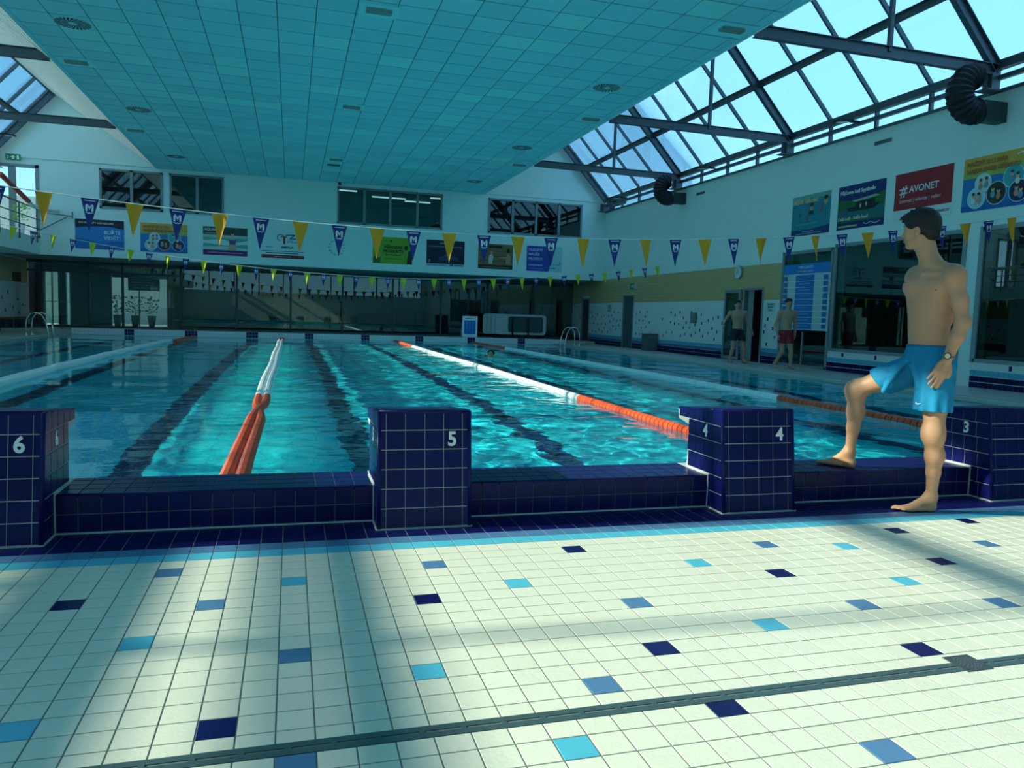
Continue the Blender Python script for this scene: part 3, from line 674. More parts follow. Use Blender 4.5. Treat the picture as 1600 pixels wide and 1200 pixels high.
# furniture silhouettes in the corridor: chairs and a table
def cafe_chair(x, y, rz, label):
    t = thing('cafe_chair', label, 'chair', (x, y, .2), 'chairs in the corridor behind the glass', rz)
    for k in (0,): pass
    return t
CH = mat('dark_chair', (.02,.02,.025), .5)
proto = thing('corridor_chair', 'dark chair in the dim corridor behind the far glazing', 'chair', (0,0,0), 'chairs in the corridor behind the glass')
obj('seat', MB().box(-.22,.22,-.22,.22,.42,.47), CH, proto); obj('backrest', MB().box(-.22,.22,.19,.23,.47,.9), CH, proto)
for a in (-.19, .19):
    for b2 in (-.19, .19): obj('leg', MB().box(a-.02,a+.02,b2-.02,b2+.02,0,.42), CH, proto)
CHL = ['','second of the three chairs seen under the pale ring emblem','chair nearest the middle glazing bar, third of its trio','first chair of the trio behind the white A-frame board','chair turned away in the trio behind the A-frame board','chair closest to the leaning white frames']
proto['label'] = 'dark corridor chair standing first in the trio behind the twin orange rope end'
for i, (x, y, rz) in enumerate(((.3,35,.4),(1.1,35.2,2.2),(1.9,34.8,1.2),(4.9,35,.2),(5.8,35.3,2.6),(6.9,35,1.4))):
    if i == 0: proto.location = (x,y,.2); proto.rotation_euler = (0,0,rz)
    else: dup(proto, (x,y,.2), rz, 'dark corridor chair, ' + CHL[i])

# ------------------------------------------------------------------ ceiling
CZ = 5.89
ceiling = obj('ceiling', MB().box(-4.5, 7.2, YB, UY, CZ+.003, CZ+.2), CEILG, kind='structure')
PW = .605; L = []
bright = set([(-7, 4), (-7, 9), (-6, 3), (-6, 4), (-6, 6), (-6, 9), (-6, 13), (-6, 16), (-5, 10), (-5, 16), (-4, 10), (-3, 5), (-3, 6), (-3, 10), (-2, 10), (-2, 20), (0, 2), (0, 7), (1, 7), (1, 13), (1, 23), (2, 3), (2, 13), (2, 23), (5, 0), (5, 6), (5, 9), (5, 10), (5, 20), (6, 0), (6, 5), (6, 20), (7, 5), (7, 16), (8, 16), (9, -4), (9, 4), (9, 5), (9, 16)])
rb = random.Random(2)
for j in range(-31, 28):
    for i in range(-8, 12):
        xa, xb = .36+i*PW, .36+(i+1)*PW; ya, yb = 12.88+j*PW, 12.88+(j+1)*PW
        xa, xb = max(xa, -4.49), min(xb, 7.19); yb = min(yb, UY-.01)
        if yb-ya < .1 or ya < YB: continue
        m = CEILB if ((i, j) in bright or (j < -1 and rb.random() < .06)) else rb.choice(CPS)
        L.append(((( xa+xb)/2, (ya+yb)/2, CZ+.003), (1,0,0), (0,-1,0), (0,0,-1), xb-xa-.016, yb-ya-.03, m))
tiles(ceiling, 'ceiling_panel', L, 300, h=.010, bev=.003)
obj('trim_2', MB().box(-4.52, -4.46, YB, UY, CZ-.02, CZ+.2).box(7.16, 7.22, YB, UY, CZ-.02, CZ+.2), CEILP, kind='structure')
# ribbed linings rising to the roof ridges
def lining(xe, xr):
    mb = MB(); n_ = 22; e0 = Vector((xe, 0, CZ)); e1 = Vector((xr, 0, 8.15)); d = (e1-e0)/n_; s_ = 1 if xr > xe else -1
    nrm = Vector((-(e1-e0).z*-s_*-1, 0, 0)); nn = Vector(((e1-e0).z, 0, -(e1-e0).x)); nn.normalize(); nn = nn if nn.z < 0 else -nn
    for k in range(n_):
        a, b = e0+d*k, e0+d*(k+1); ps = [a, a+d*.10+nn*.045, b-d*.30+nn*.045, b-d*.2]
        for p, q in zip(ps, ps[1:]+[b]):
            y0, y1 = YB, UY-.05
            mb.add([(p.x,y0,p.z),(q.x,y0,q.z),(q.x,y1,q.z),(p.x,y1,p.z)], [(0,1,2,3)])
    a, b = e0-nn*.05, e1-nn*.05
    mb.add([(a.x,YB,a.z),(b.x,YB,b.z),(b.x,UY,b.z),(a.x,UY,a.z)], [(0,1,2,3)])
    return mb
RIBW = mat('ribbed_white_cladding', (.90,.91,.86), .6)
obj('wall_lining_ribs', lining(-4.5, -7.7), RIBW, kind='structure'); obj('wall_lining_ribs', lining(7.2, 10.4), RIBW, kind='structure')

# skylights and clerestories
def skylight(side, wname, cname):
    if side > 0: xe, xr, sg = WX, 10.4, 1
    else: xe, xr, sg = LX, -7.7, -1
    ze, zr = 6.0, 8.15; q = lambda t: xe + (xr-xe)*t, 
    P = lambda t, y, off=0: Vector((xe+(xr-xe)*t, y, ze+(zr-ze)*t)) + Vector((sg*.73, 0, .68))*off
    fr = MB()
    bars = [14.4+1.5*k for k in range(-13, 11)]; bars = [b for b in bars if YB < b < UY-.1] + [UY-.2]
    w_ = window
    o = obj(wname, MB().beam(P(0,YB), P(0,UY-.05), .13, .16).beam(P(1,YB,-.05), P(1,UY-.05,-.05), .12, .14), STEEL, kind='structure')
    obj('purlin', MB().ibeam(P(.55,YB,-.04), P(.55,UY-.05,-.04), .12, .14), STEEL, o)
    for b in bars: obj('glazing_bar', MB().beam(P(0,b,.03), P(1,b,.03), .055, .09), STEEL, o)
    ys_ = [YB] + bars
    for a, b in zip(ys_[:-1], ys_[1:]):
        for t0, t1 in ((.03,.55),(.55,1)):
            p, r_, u_, v_ = P(t0,a+.03,.07), P(t0,b-.03,.07), P(t1,b-.03,.07), P(t1,a+.03,.07)
            n_ = (r_-p).cross(v_-p).normalized()*.008
            obj('pane', MB().prism([p, r_, u_, v_], n_), PANE, o)
    c = obj(cname, MB().box(xe-.03*sg-.03, xe-.03*sg+.03, YB, UY, WT, WT+.05), STEEL, kind='structure')
    obj('mid_rail', MB().box(xe-.13, xe-.05, YB, UY-.05, 5.70, 5.78) if sg > 0 else MB().box(xe+.05, xe+.13, YB, UY-.05, 5.70, 5.78), STEEL, c)
    for b in bars: obj('mullion', MB().box(xe-.04, xe+.04, b-.03, b+.03, WT, 5.95), STEEL, c)
    for a, b in zip(ys_[:-1], ys_[1:]): obj('pane', MB().box(xe+.02, xe+.028, a+.03, b-.03, WT+.05, 5.93), PANE, c)
    # trusses
    for i, y in enumerate((-.6, 5.35, 11.35, 17.3, 23.15, 29.25)):
        nm = ['farthest from the gable','over the starting blocks','nearest, above the poster row','second in from the near end','third, by the far duct','against the far gable'][i]
        sd_ = 'long poster wall' if sg > 0 else 'gallery'
        t = thing('roof_truss', f'grey steel truss on the {sd_} side, {nm}', 'roof truss', (xe, y, 5.9), 'steel trusses under the glass roofs')
        tb = -4.55 if sg < 0 else 7.25
        if i != 5: obj('tie_beam', MB().ibeam((xe-.1*sg, y, 5.90), (tb, y, 5.93), .11, .20), STEEL, t)
        obj('rafter', MB().ibeam(P(0,y,-.12), P(1,y,-.12), .12, .20, up=(sg*.73,0,.68)), STEEL, t)
        hx = 9.93 if sg > 0 else -7.25
        if sg > 0 and i != 5: obj('hanger', MB().beam((hx, y, 5.93), (hx, y, 7.74), .07, .07, up=(1,0,0)), STEEL, t)
        obj('seat_bracket', MB().box(min(xe-.42*sg, xe), max(xe-.42*sg, xe), y-.14, y+.14, 5.5, 5.52).box(xe-.20*sg-.08, xe-.20*sg+.08, y-.10, y+.10, 5.52, 5.80).box(min(xe-.36*sg, xe), max(xe-.36*sg, xe), y-.02, y+.02, 5.5, 5.82), STEEL, t)
skylight(1, 'window_10', 'window_11'); skylight(-1, 'window_12', 'window_13')

# ceiling fixtures
DIFM = mat('diffuser_grey', (.50,.80,.84), .5)
def diffuser_mesh():
    mb = MB()
    for k in range(24):
        a = 2*math.pi*k/24
        for r0, r1, tw_ in ((.08,.17,.25),(.18,.28,.18)):
            p = [(r0*math.cos(a), r0*math.sin(a)), (r1*math.cos(a+tw_), r1*math.sin(a+tw_)), (r1*math.cos(a+tw_+.13), r1*math.sin(a+tw_+.13)), (r0*math.cos(a+.15), r0*math.sin(a+.15))]
            mb.add([(x, y, -.016) for x, y in p][::-1], [(0,1,2,3)])
    return mb.mesh('slots', BLACK)
proto = thing('ceiling_diffuser', 'round swirl air diffuser', 'air vent', (0,0,0), 'round swirl vents in the ceiling')
obj('plate', MB().lathe([(0,-.014),(.29,-.014),(.31,-.004),(.31,0)], n=32), DIFM, proto); obj('slots', diffuser_mesh(), None, proto); obj('centre_cap', MB().lathe([(0,-.03),(.04,-.028),(.05,-.014)], n=16), DIFM, proto)
spots = [(-3.6,15.05,'nearest of the swirl vents along the gallery side of the ceiling'),(-3.6,20.9,'second of the swirl vents along the gallery side of the ceiling'),(-3.55,26.85,'farthest of the swirl vents along the gallery side of the ceiling'),
         (6.18,14.95,'nearest of the swirl vents along the poster wall side of the ceiling'),(6.2,21,'second of the swirl vents along the poster wall side of the ceiling'),(6.22,26.9,'farthest of the swirl vents along the poster wall side of the ceiling')]
for i, (x, y, l) in enumerate(spots):
    if i == 0: proto.location = (x,y,CZ); proto['label'] = l
    else: dup(proto, (x,y,CZ), label=l)
proto = thing('ceiling_spotlight', 'x', 'ceiling lamp', (0,0,0), 'recessed rectangular lights in the ceiling')
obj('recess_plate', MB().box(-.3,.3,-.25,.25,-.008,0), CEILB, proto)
obj('housing', MB().box(-.2,.2,-.12,.02,-.05,-.008).box(-.17,.17,-.14,-.12,-.045,-.015), FRAME, proto)
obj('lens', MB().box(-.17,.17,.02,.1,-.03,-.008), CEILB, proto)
spots = [(1.3,12.65,'first recessed rectangular light in the middle row of the ceiling, nearest'),(1.32,18.6,'second recessed rectangular light in the middle row of the ceiling'),(1.33,25.1,'farthest recessed rectangular light in the middle row of the ceiling'),
  (-4.1,17.4,'recessed rectangular light by the ribbed edge, nearer one'),(-4.1,23.4,'recessed rectangular light by the ribbed edge, farther one'),
  (6.8,11.35,'recessed rectangular light by the skylight edge, nearest one'),(6.8,17.4,'recessed rectangular light by the skylight edge, second one'),(6.83,23.4,'recessed rectangular light by the skylight edge, farthest one')]
for i, (x, y, l) in enumerate(spots):
    if i == 0: proto.location = (x,y,CZ); proto['label'] = l
    else: dup(proto, (x,y,CZ), label=l)
tag(obj('ceiling_hatch', MB().box(1.1,1.5,25.9,26.2,CZ-.02,CZ), mat('hatch_dark', (.08,.12,.12), .6)), 'small dark ceiling hatch beside the farthest middle light', 'hatch')
# floodlights
def flood(loc, rz, label):
    t = thing('floodlight', label, 'lamp', loc, 'slim floodlights on the eave rails', rz); LOC.pop(t.name, None)
    obj('lamp_head', MB().prism([(-.20,-.1,-.05),(.16,-.13,-.02),(.16,.13,-.02),(-.20,.1,-.05)], (0,0,.04)), BLACK, t)
    obj('lens', MB().prism([(-.16,-.08,-.056),(.1,-.1,-.036),(.1,.1,-.036),(-.16,.08,-.056)], (0,0,.004)), mat('lamp_lens', (.55,.62,.6), .3), t)
    obj('arm', MB().beam((.14,0,0),(.42,0,.0), .05, .05), BLACK, t)
    return t
flood((WX-.55,20.9,5.80), 0, 'slim floodlight on the eave rail between the two black ducts, farther one')
flood((WX-.55,14.8,5.76), 0, 'slim floodlight on the eave rail above the boat hire banner')
flood((WX-.5,27.3,5.80), 0, 'slim floodlight on the eave rail near the far gable')
flood((-8.75,28.6,6.45), math.pi, 'slim floodlight on the gallery side before the white gable')
# black curved bellows ducts
def duct(x, y, z, r, label):
    t = thing('air_duct', label, 'air duct', (x, y, z), 'black curved air ducts under the trusses')
    n_ = 14; mb = MB(); pts = []; rs = []
    for k in range(n_*2+1):
        a = math.radians(88 + 200*k/(n_*2)); pts.append((x+r*math.cos(a), y, z+r*math.sin(a))); rs.append(.215 if k % 2 else .24)
    obj('bellows', mb.tube(pts, rs, 16), BLACK, t)
    obj('end_collar', MB().tube([(x+.0, y, z-r), (x+.14, y, z-r)], .215, 16), mat('duct_collar', (.02,.025,.03), .4), t)
    obj('hanging_strap', MB().beam((x-.02, y, z+r), (x-.02, y, 5.95), .02, .01).beam((x-.14, y+.1, z+r), (x-.14, y+.1, 5.95), .02, .01), BLACK, t)
    obj('wall_box', MB().box(x+.18, WX, y-.12, y+.12, z-r-.15, z-r+.2), mat('duct_box', (.03,.05,.055), .5), t)
duct(11.72, 11.25, 5.38, .30, 'black curved bellows duct under the nearest truss above the red banner')
duct(11.78, 22.95, 5.42, .27, 'black curved bellows duct under the truss toward the far gable')

# ------------------------------------------------------------------ banners (flat printed boards)
def flatmat(c): 
    key = 'print_' + ''.join('%02x' % int(max(0, min(1, x))*255) for x in c[:3])
    return mat(key, c, .45)
def C(h): return lin(h)[:3]
def banner(name, label, O, U, w, h, els, cat='banner', group='advertising banners on the white walls', thick=.012, base='#ffffff'):
    O, U = Vector(O), Vector(U).normalized(); Z = Vector((0,0,1)); N = U.cross(Z)     # O lower left corner, N out of the wall
    t = thing(name, label, cat, O, group)
    def P(x, y, d=0): return O + U*x + Z*y + N*(thick+d)
    q = MB().prism([O+U*0, O+U*w, O+U*w+Z*h, O+Z*h], N*thick)
    obj('board', q, flatmat(C(base)), t)
    mb = MB(); mm = []; d = .0012
    for e_ in els:
        if e_[0] == 't': continue
        c = C(e_[-1]); m = flatmat(c)
        if m not in mm: mm.append(m)
        mb.cur = mm.index(m); d += .0006
        if e_[0] == 'r': _, x0, y0, x1, y1, _c = e_; mb.poly([P(x0*w,y0*h,d), P(x1*w,y0*h,d), P(x1*w,y1*h,d), P(x0*w,y1*h,d)])
        elif e_[0] == 'p': mb.poly([P(x*w, y*h, d) for x, y in e_[1]])
        elif e_[0] == 'c': _, cx, cy_, rx, ry_, _c = e_; mb.poly([P(cx*w+rx*math.cos(a*math.pi/9)*h, cy_*h+ry_*math.sin(a*math.pi/9)*h, d) for a in range(18)])
        elif e_[0] == 'l':
            _, pts, th2, _c = e_
            for a, b in zip(pts[:-1], pts[1:]):
                a2, b2 = Vector((a[0]*w, a[1]*h)), Vector((b[0]*w, b[1]*h)); s_ = (b2-a2).normalized().orthogonal()*th2*h/2
                mb.poly([P(*(a2+s_), d), P(*(a2-s_), d), P(*(b2-s_), d), P(*(b2+s_), d)])
    if mb.f: obj('artwork', mb, mm, t)
    for e_ in els:
        if e_[0] == 't':
            _, x, y, s_, size, col, bold = e_[:7]; al = e_[7] if len(e_) > 7 else 'LEFT'; xs_ = e_[8] if len(e_) > 8 else 1
            text(t, s_, P(x*w, y*h, d+.002), U, Z, size*h, flatmat(C(col)), bold*h, al, xs_)
    return t
def fun_els():
    els = [('r',0,0,1,1,'#1f7fc4'),('r',0,.62,1,1,'#e0b04a'),('p',[(0,.62),(.3,.68),(.6,.60),(1,.70),(1,.78),(0,.72)],'#a8c060'),('p',[(0,0),(1,0),(1,.18),(.6,.1),(.25,.16),(0,.1)],'#1466b0')]
    for cx, cy_, r_, c in ((.30,.50,.17,'#cfe4e6'),(.72,.53,.20,'#3ab0b8'),(.22,.24,.19,'#a8d8e0'),(.50,.28,.20,'#3a3a34'),(.80,.26,.19,'#16345c')):
        els += [('c',cx,cy_,r_+.012,r_+.012,'#d8eef4'),('c',cx,cy_,r_,r_,c)]
    R_ = random.Random(9)
    for cx, cy_ in ((.27,.50),(.35,.52),(.70,.55),(.78,.50),(.18,.25),(.26,.25),(.46,.32),(.54,.28),(.78,.28),(.84,.24)):
        els += [('c',cx,cy_-.06,.05,.06,R_.choice(['#d8a080','#e8e0d8','#5aa0c0','#c08868'])),('c',cx,cy_+.035,.038,.045,'#e0ac8c'),('c',cx,cy_+.065,.034,.026,'#4a3020')]
    els += [('t',.06,.87,'KAŽDÝ SI U NÁS',.115,'#c0703a',.004),('t',.06,.74,'NAJDE SVOJI ZÁBAVU',.115,'#b86838',.004)]
    return els
fx = lambda x0: ((x0, UY-.001, 3.0), (1,0,0))
banner('banner', 'blue banner with dark top reading BUĎTE VIDĚT on the far wall', *fx(-7.1), 1.52, 1.0, [('r',0,0,1,1,'#1a86cc'),('p',[(0,0),(1,0),(1,.3),(.5,.22),(0,.4)],'#1470b8'),('p',[(0,1),(1,1),(1,.70),(.7,.78),(.3,.76),(0,.70)],'#1a1c34'),
   ('t',.07,.88,'ZDE MŮŽE BÝT VAŠE REKLAMA',.078,'#d8d0d8',.002),('t',.93,.57,'BUĎTE',.17,'#c8e6f4',.003,'RIGHT'),('t',.93,.38,'VIDĚT!',.17,'#c8e6f4',.003,'RIGHT')])
banner('banner', 'yellow and blue banner with round family pictures on the far wall', *fx(-5.07), 1.53, 1.0, fun_els())
banner('banner', 'banner of a woman in a pool above a purple strip on the far wall', *fx(-3.03), 1.5, 1.0, [('r',0,0,1,1,'#5fb0a8'),('r',0,.72,1,1,'#2c4a48'),('r',0,.62,1,.72,'#b8cac0'),('p',[(0,.5),(.4,.58),(.7,.45),(1,.55),(1,.42),(.5,.36),(0,.42)],'#d8ece6'),('p',[(0,.28),(.5,.33),(1,.26),(1,.2),(0,.2)],'#c8dcd4'),
   ('p',[(.56,.2),(.76,.2),(.74,.50),(.70,.62),(.62,.62),(.58,.50)],'#d8a88c'),('c',.66,.78,.06,.085,'#d8a88c'),('c',.66,.83,.065,.055,'#3a2a20'),('p',[(.58,.55),(.74,.55),(.72,.40),(.60,.40)],'#5c4a94'),('r',0,0,1,.18,'#6a1c6c'),('r',.1,.08,.9,.11,'#c090c0'),
   ('t',.03,.90,'AQUABABY',.12,'#e8e0e8',.003),('r',.04,.76,.34,.78,'#b0b8b8')])
banner('banner', 'white banner with red and grey CTZ logo and a red foot strip', *fx(-1.05), 1.5, 1.0, [('r',0,0,1,1,'#d4eeee'),('r',0,0,1,.12,'#8c2a30'),('r',0,.24,1,.26,'#284858'),('l',[(.52,.82),(.42,.86),(.36,.78),(.38,.68),(.44,.64)],.03,'#406878'),('l',[(.44,.78),(.6,.78)],.04,'#b02430'),('l',[(.53,.80),(.53,.52)],.07,'#b02430'),('l',[(.56,.84),(.78,.86),(.66,.72),(.80,.72)],.04,'#406878'),
   ('t',.60,.60,'CTZ s.r.o.',.10,'#406878',.002),('t',.10,.40,'teplárna',.07,'#507888',.001),('t',.46,.40,'ENETIQA',.10,'#18303c',.004),('r',.1,.17,.86,.20,'#284858'),('r',.3,.05,.7,.07,'#d8a8a8')])
t = thing('wall_emblem', 'faint pale floral ring emblem on the far wall beside the green banner', 'emblem', (1.62, UY, 3.5))
mb = MB()
for k in range(14):
    a = 2*math.pi*k/14; c_ = Vector((1.62+.27*math.cos(a), UY-.008, 3.5+.27*math.sin(a)))
    mb.poly([c_ + Vector((.045*math.cos(b), 0, .045*math.sin(b))) for b in (0,1.26,2.5,3.77,5.03)])
obj('ring_of_dots', mb, flatmat(C('#9cc8bc')), t)
banner('banner', 'green banner reading PŘÍRODNÍ PRODUKTY on the far wall', *fx(2.95), 1.5, 1.0, [('r',0,0,1,1,'#7fae2c'),('c',.45,.85,.05,.04,'#3a5a20'),('p',[(.02,.02),(.2,.02),(.2,.3),(.12,.42),(.02,.2)],'#4c6a20'),('c',.16,.3,.05,.1,'#d8a040'),('p',[(.86,0),(1,0),(1,.55),(.9,.5)],'#1c2c1c'),('c',.84,.62,.07,.09,'#1c2c1c'),
   ('t',.52,.62,'PŘÍRODNÍ',.15,'#20400c',.006,'CENTER'),('t',.52,.47,'PRODUKTY',.15,'#20400c',.006,'CENTER'),('t',.52,.33,'PRO VAŠE ZDRAVÍ',.075,'#20400c',.002,'CENTER'),('r',.3,.18,.75,.2,'#305010')])
banner('banner', 'dark navy banner with a pale car shape on the far wall', *fx(5.0), 1.5, 1.0, [('r',0,0,1,1,'#0c1430'),('r',0,0,1,.1,'#a8c8d0'),('p',[(.30,.22),(.85,.24),(.82,.36),(.68,.44),(.48,.44),(.34,.36)],'#28406c'),('p',[(.46,.42),(.66,.42),(.60,.5),(.52,.5)],'#3c5c8c'),('r',.06,.74,.94,.77,'#788cac'),('r',.35,.86,.6,.9,'#94a4c0'),('c',.08,.2,.04,.06,'#8088a0'),('r',.04,.04,.5,.06,'#506878'),('r',.62,.03,.7,.08,'#1c3c5c'),('r',.72,.04,.94,.07,'#304858')])
banner('banner', 'brown sauna banner with two bathers on the far wall', *fx(7.05), 1.42, .98, [('r',0,0,1,1,'#8c6c44'),('r',0,.30,1,.34,'#6a5030'),('r',0,.5,1,.53,'#6a5030'),('r',0,.7,1,.73,'#6a5030'),('r',0,0,1,.16,'#20201c'),('r',.1,.05,.9,.08,'#907858'),('r',.3,.84,.68,.94,'#20201c'),('p',[(.3,.2),(.4,.2),(.44,.5),(.38,.62),(.3,.5)],'#d8c8b8'),('c',.38,.66,.06,.07,'#c08c68'),('p',[(.8,.2),(.94,.2),(.94,.55),(.86,.66),(.8,.5),(.62,.5),(.62,.46),(.8,.42)],'#c08c68'),('c',.86,.75,.07,.09,'#281c14')])
banner('banner', 'royal blue and pale banner asking HLEDÁTE MALÍŘE PROFÍKY', *fx(9.05), 1.5, 1.0, [('r',0,0,.62,1,'#2848a4'),('r',.62,0,1,1,'#a8d8dc'),('p',[(.62,0),(.62,1),(.82,1)],'#2848a4'),('l',[(.82,.28),(.94,.28),(.94,.42)],.02,'#3868a0'),('t',.66,.14,'tvorba',.08,'#285880',.003),
   ('t',.05,.84,'HLEDÁTE',.14,'#b8d4f0',.003),('t',.05,.66,'MALÍŘE',.14,'#b8d4f0',.003),('t',.05,.48,'PROFÍKY?',.14,'#b8d4f0',.003),('r',.05,.22,.45,.26,'#a0c0e8'),('r',.05,.09,.5,.12,'#6888c8')])
rx = lambda y1: ((WX-.001, y1, 3.41), (0,-1,0))
banner('banner', 'turquoise AQUA AEROBIC banner with swimmers on the long wall', *rx(17.17), 1.46, 1.0, [('r',0,0,1,1,'#1f8c9c'),('p',[(0,1),(1,1),(1,.86),(.5,.92),(0,.78)],'#70b0a0'),('p',[(0,0),(1,0),(1,.2),(.5,.14),(0,.16)],'#103c78'),('p',[(.2,.5),(.26,.66),(.24,.46)],'#a03c4c'),('p',[(.38,.36),(.44,.62),(.43,.36)],'#c04050'),('p',[(.74,.5),(.80,.80),(.80,.5)],'#c04050'),('c',.52,.66,.07,.09,'#c8a890'),('c',.52,.74,.07,.05,'#302418'),('p',[(.44,.5),(.6,.5),(.56,.6),(.48,.6)],'#1a3038'),('c',.88,.78,.07,.09,'#c8a890'),('c',.88,.86,.07,.05,'#302418'),('r',.1,.27,.7,.3,'#58a8b0'),
   ('t',.05,.84,'AQUA AEROBIC',.13,'#e8c890',.005),('r',.3,.09,.6,.11,'#a8b8d0'),('r',.15,.04,.8,.055,'#a8b8d0')])
banner('banner', 'green and navy boat hire banner reading Půjčovna lodí Spytihněv', *rx(15.45), 1.5, 1.0, [('r',0,0,1,1,'#2a6a38'),('p',[(0,.2),(1,.2),(1,.5),(.6,.35),(.2,.5),(0,.4)],'#2c6c70'),('p',[(0,.70),(.4,.62),(1,.75),(1,1),(0,1)],'#142a70'),('r',0,0,1,.16,'#10246c'),('p',[(.25,.40),(.8,.40),(.9,.52),(.2,.48)],'#20302c'),('p',[(.3,.64),(.8,.70),(.9,.66),(.4,.60)],'#a8b8a0'),('p',[(.4,.48),(.8,.50),(.8,.62),(.4,.60)],'#1c2a24'),('c',.5,.5,.03,.05,'#c8c0b0'),('c',.62,.52,.03,.05,'#c8c0b0'),('l',[(.58,.10),(.66,.07),(.74,.11),(.82,.06),(.92,.10)],.02,'#a8c8d8'),
   ('t',.05,.84,'Půjčovna lodí Spytihněv',.115,'#e8f0f0',.003),('t',.03,.24,'Další lodě - Baťův kanál',.10,'#c8d8c8',.003),('r',.04,.05,.45,.09,'#c0c070')])
banner('banner', 'red AVONET banner above a white foot on the long wall', *rx(13.69), 1.5, 1.0, [('r',0,0,1,1,'#a8202c'),('r',0,0,1,.24,'#dce8e4'),('l',[(.16,.72),(.12,.50)],.03,'#f0e4e0'),('l',[(.21,.74),(.17,.50)],.03,'#f0e4e0'),('l',[(.09,.66),(.24,.68)],.03,'#f0e4e0'),('l',[(.09,.57),(.24,.59)],.03,'#f0e4e0'),
   ('t',.27,.64,'AVONET',.19,'#f0e4e0',.004),('t',.10,.42,'internet | televize | volání',.105,'#e8c8c4',.001),('t',.97,.12,'www.avonet.cz',.095,'#303840',.001,'RIGHT')])
banner('banner', 'large yellow and blue banner with round family pictures on the long wall', *rx(11.95), 1.5, 1.0, fun_els() + [('l',[(.76,.90),(.82,.93),(.88,.88),(.94,.92)],.03,'#e8ece0')])
# occupancy board on the glazing
els = [('r',0,0,1,1,'#b8d0d0'),('r',0,.85,1,1,'#1f80cc'),('r',.28,0,.68,.83,'#1f78c4')]
for k in range(9):
    y = .03+k*.09; els += [('r',.02,y,.10,y+.065,'#1f70b8'),('r',.88,y,.97,y+.065,'#1f70b8'),('r',.0,y-.018,1,y-.012,'#e8f0f0'),('r',.36,y+.03,.60,y+.04,'#6ab0e0')]
els += [('t',.5,.945,'OBSAZENOST',.055,'#b8e0f0',.001,'CENTER'),('t',.5,.885,'PLAVECKÉHO BAZÉNU',.034,'#a0d0ec',.0005,'CENTER')]
banner('occupancy_board', 'tall blue and grey OBSAZENOST timetable board on the glazing behind the man in red shorts', (WX-.04, 17.30, 1.04), (0,-1,0), 1.80, 1.66, els, 'notice board', None)
banner('depth_notice', 'small white notice with pool depth in black on the tiled wall beside the open door', (WX-.012, 18.05, 1.50), (0,-1,0), .4, .24, [('t',.5,.82,'HLOUBKA',.27,'#203040',.004,'CENTER'),('t',.5,.5,'BAZÉNU',.27,'#203040',.004,'CENTER'),('t',.5,.18,'1,80 m',.27,'#203040',.004,'CENTER')], 'notice', None, .003, '#c8dcd8')
banner('depth_notice', 'tiny pale notice with three dark lines between the two far doors', (WX-.012, 28.9, 1.45), (0,-1,0), .4, .3, [('r',.2,.75,.8,.88,'#506868'),('r',.2,.45,.8,.58,'#506868'),('r',.3,.15,.7,.28,'#506868')], 'notice', None, .003, '#b8ccc8')
def exit_sign(O, U, label):
    t = banner('exit_sign', label, O, U, .44, .2, [('r',0,0,1,1,'#127a50'),('p',[(.42,.2),(.58,.2),(.58,.45),(.72,.45),(.5,.8),(.28,.45),(.42,.45)][::1],'#d8f0e0'),('r',.74,.15,.9,.85,'#d8f0e0'),('l',[(.1,.2),(.2,.5),(.12,.75)],.1,'#d8f0e0')], 'exit sign', 'green exit signs', .05, '#e8f0e8')
    return t
exit_sign((-9.1, UY-.03, 5.78), (1,0,0), 'green emergency exit sign above the gallery door')
exit_sign((WX-.03, 25.2+1.5, 2.32), (0,-1,0), 'dim green emergency exit sign on the tan tiles above the closed far door')
# clock, box, bin
t = thing('wall_clock', 'round pale clock on the tan tiles above the open door', 'clock', (WX, 19.44, 2.62))
X3 = ((0,1,0),(0,0,1),(-1,0,0))
obj('case', MB().lathe([(0,0),(.19,0),(.19,.06),(.17,.07)], (WX-.012,19.44,2.62), 24, X3), FRAME, t); obj('dial', MB().lathe([(0,.062),(.175,.062)], (WX-.012,19.44,2.62), 24, X3), mat('dial_white', (.62,.74,.74), .4), t)
obj('hand', MB().beam((WX-.08,19.44,2.62),(WX-.08,19.44,2.74), .012,.004, up=(1,0,0)).beam((WX-.08,19.44,2.62),(WX-.08,19.53,2.60), .012,.004, up=(1,0,0)), BLACK, t)
t = thing('wall_box', 'small grey metal wall box on the white tiles left of the open door leaf', 'box', (WX, 21.9, 1.3))
obj('case', MB().box(WX-.08,WX-.012,21.70,22.02,1.12,1.46), mat('box_grey', (.14,.19,.19), .5), t); obj('lid', MB().box(WX-.088,WX-.08,21.72,22.0,1.14,1.44), mat('box_lid', (.18,.24,.24), .5), t)
t = thing('litter_bin', 'grey steel bin cabinet against the tiled wall between the doors', 'bin', (12.1, 24.5, SD))
BINM = mat('bin_steel', (.16,.22,.22), .35, .6)
obj('body', MB().box(11.95,12.36,24.28,24.72,SD,.66), BINM, t); obj('lid', MB().box(11.93,12.37,24.26,24.74,.66,.70), mat('bin_lid', (.10,.15,.15), .4, .5), t)
obj('plinth', MB().box(11.98,12.34,24.3,24.7,SD,SD+.03), BLACK, t); obj('handle', MB().tube([(11.93,24.42,.55),(11.90,24.42,.55),(11.90,24.58,.55),(11.93,24.58,.55)], .008, 6), CHROME, t)

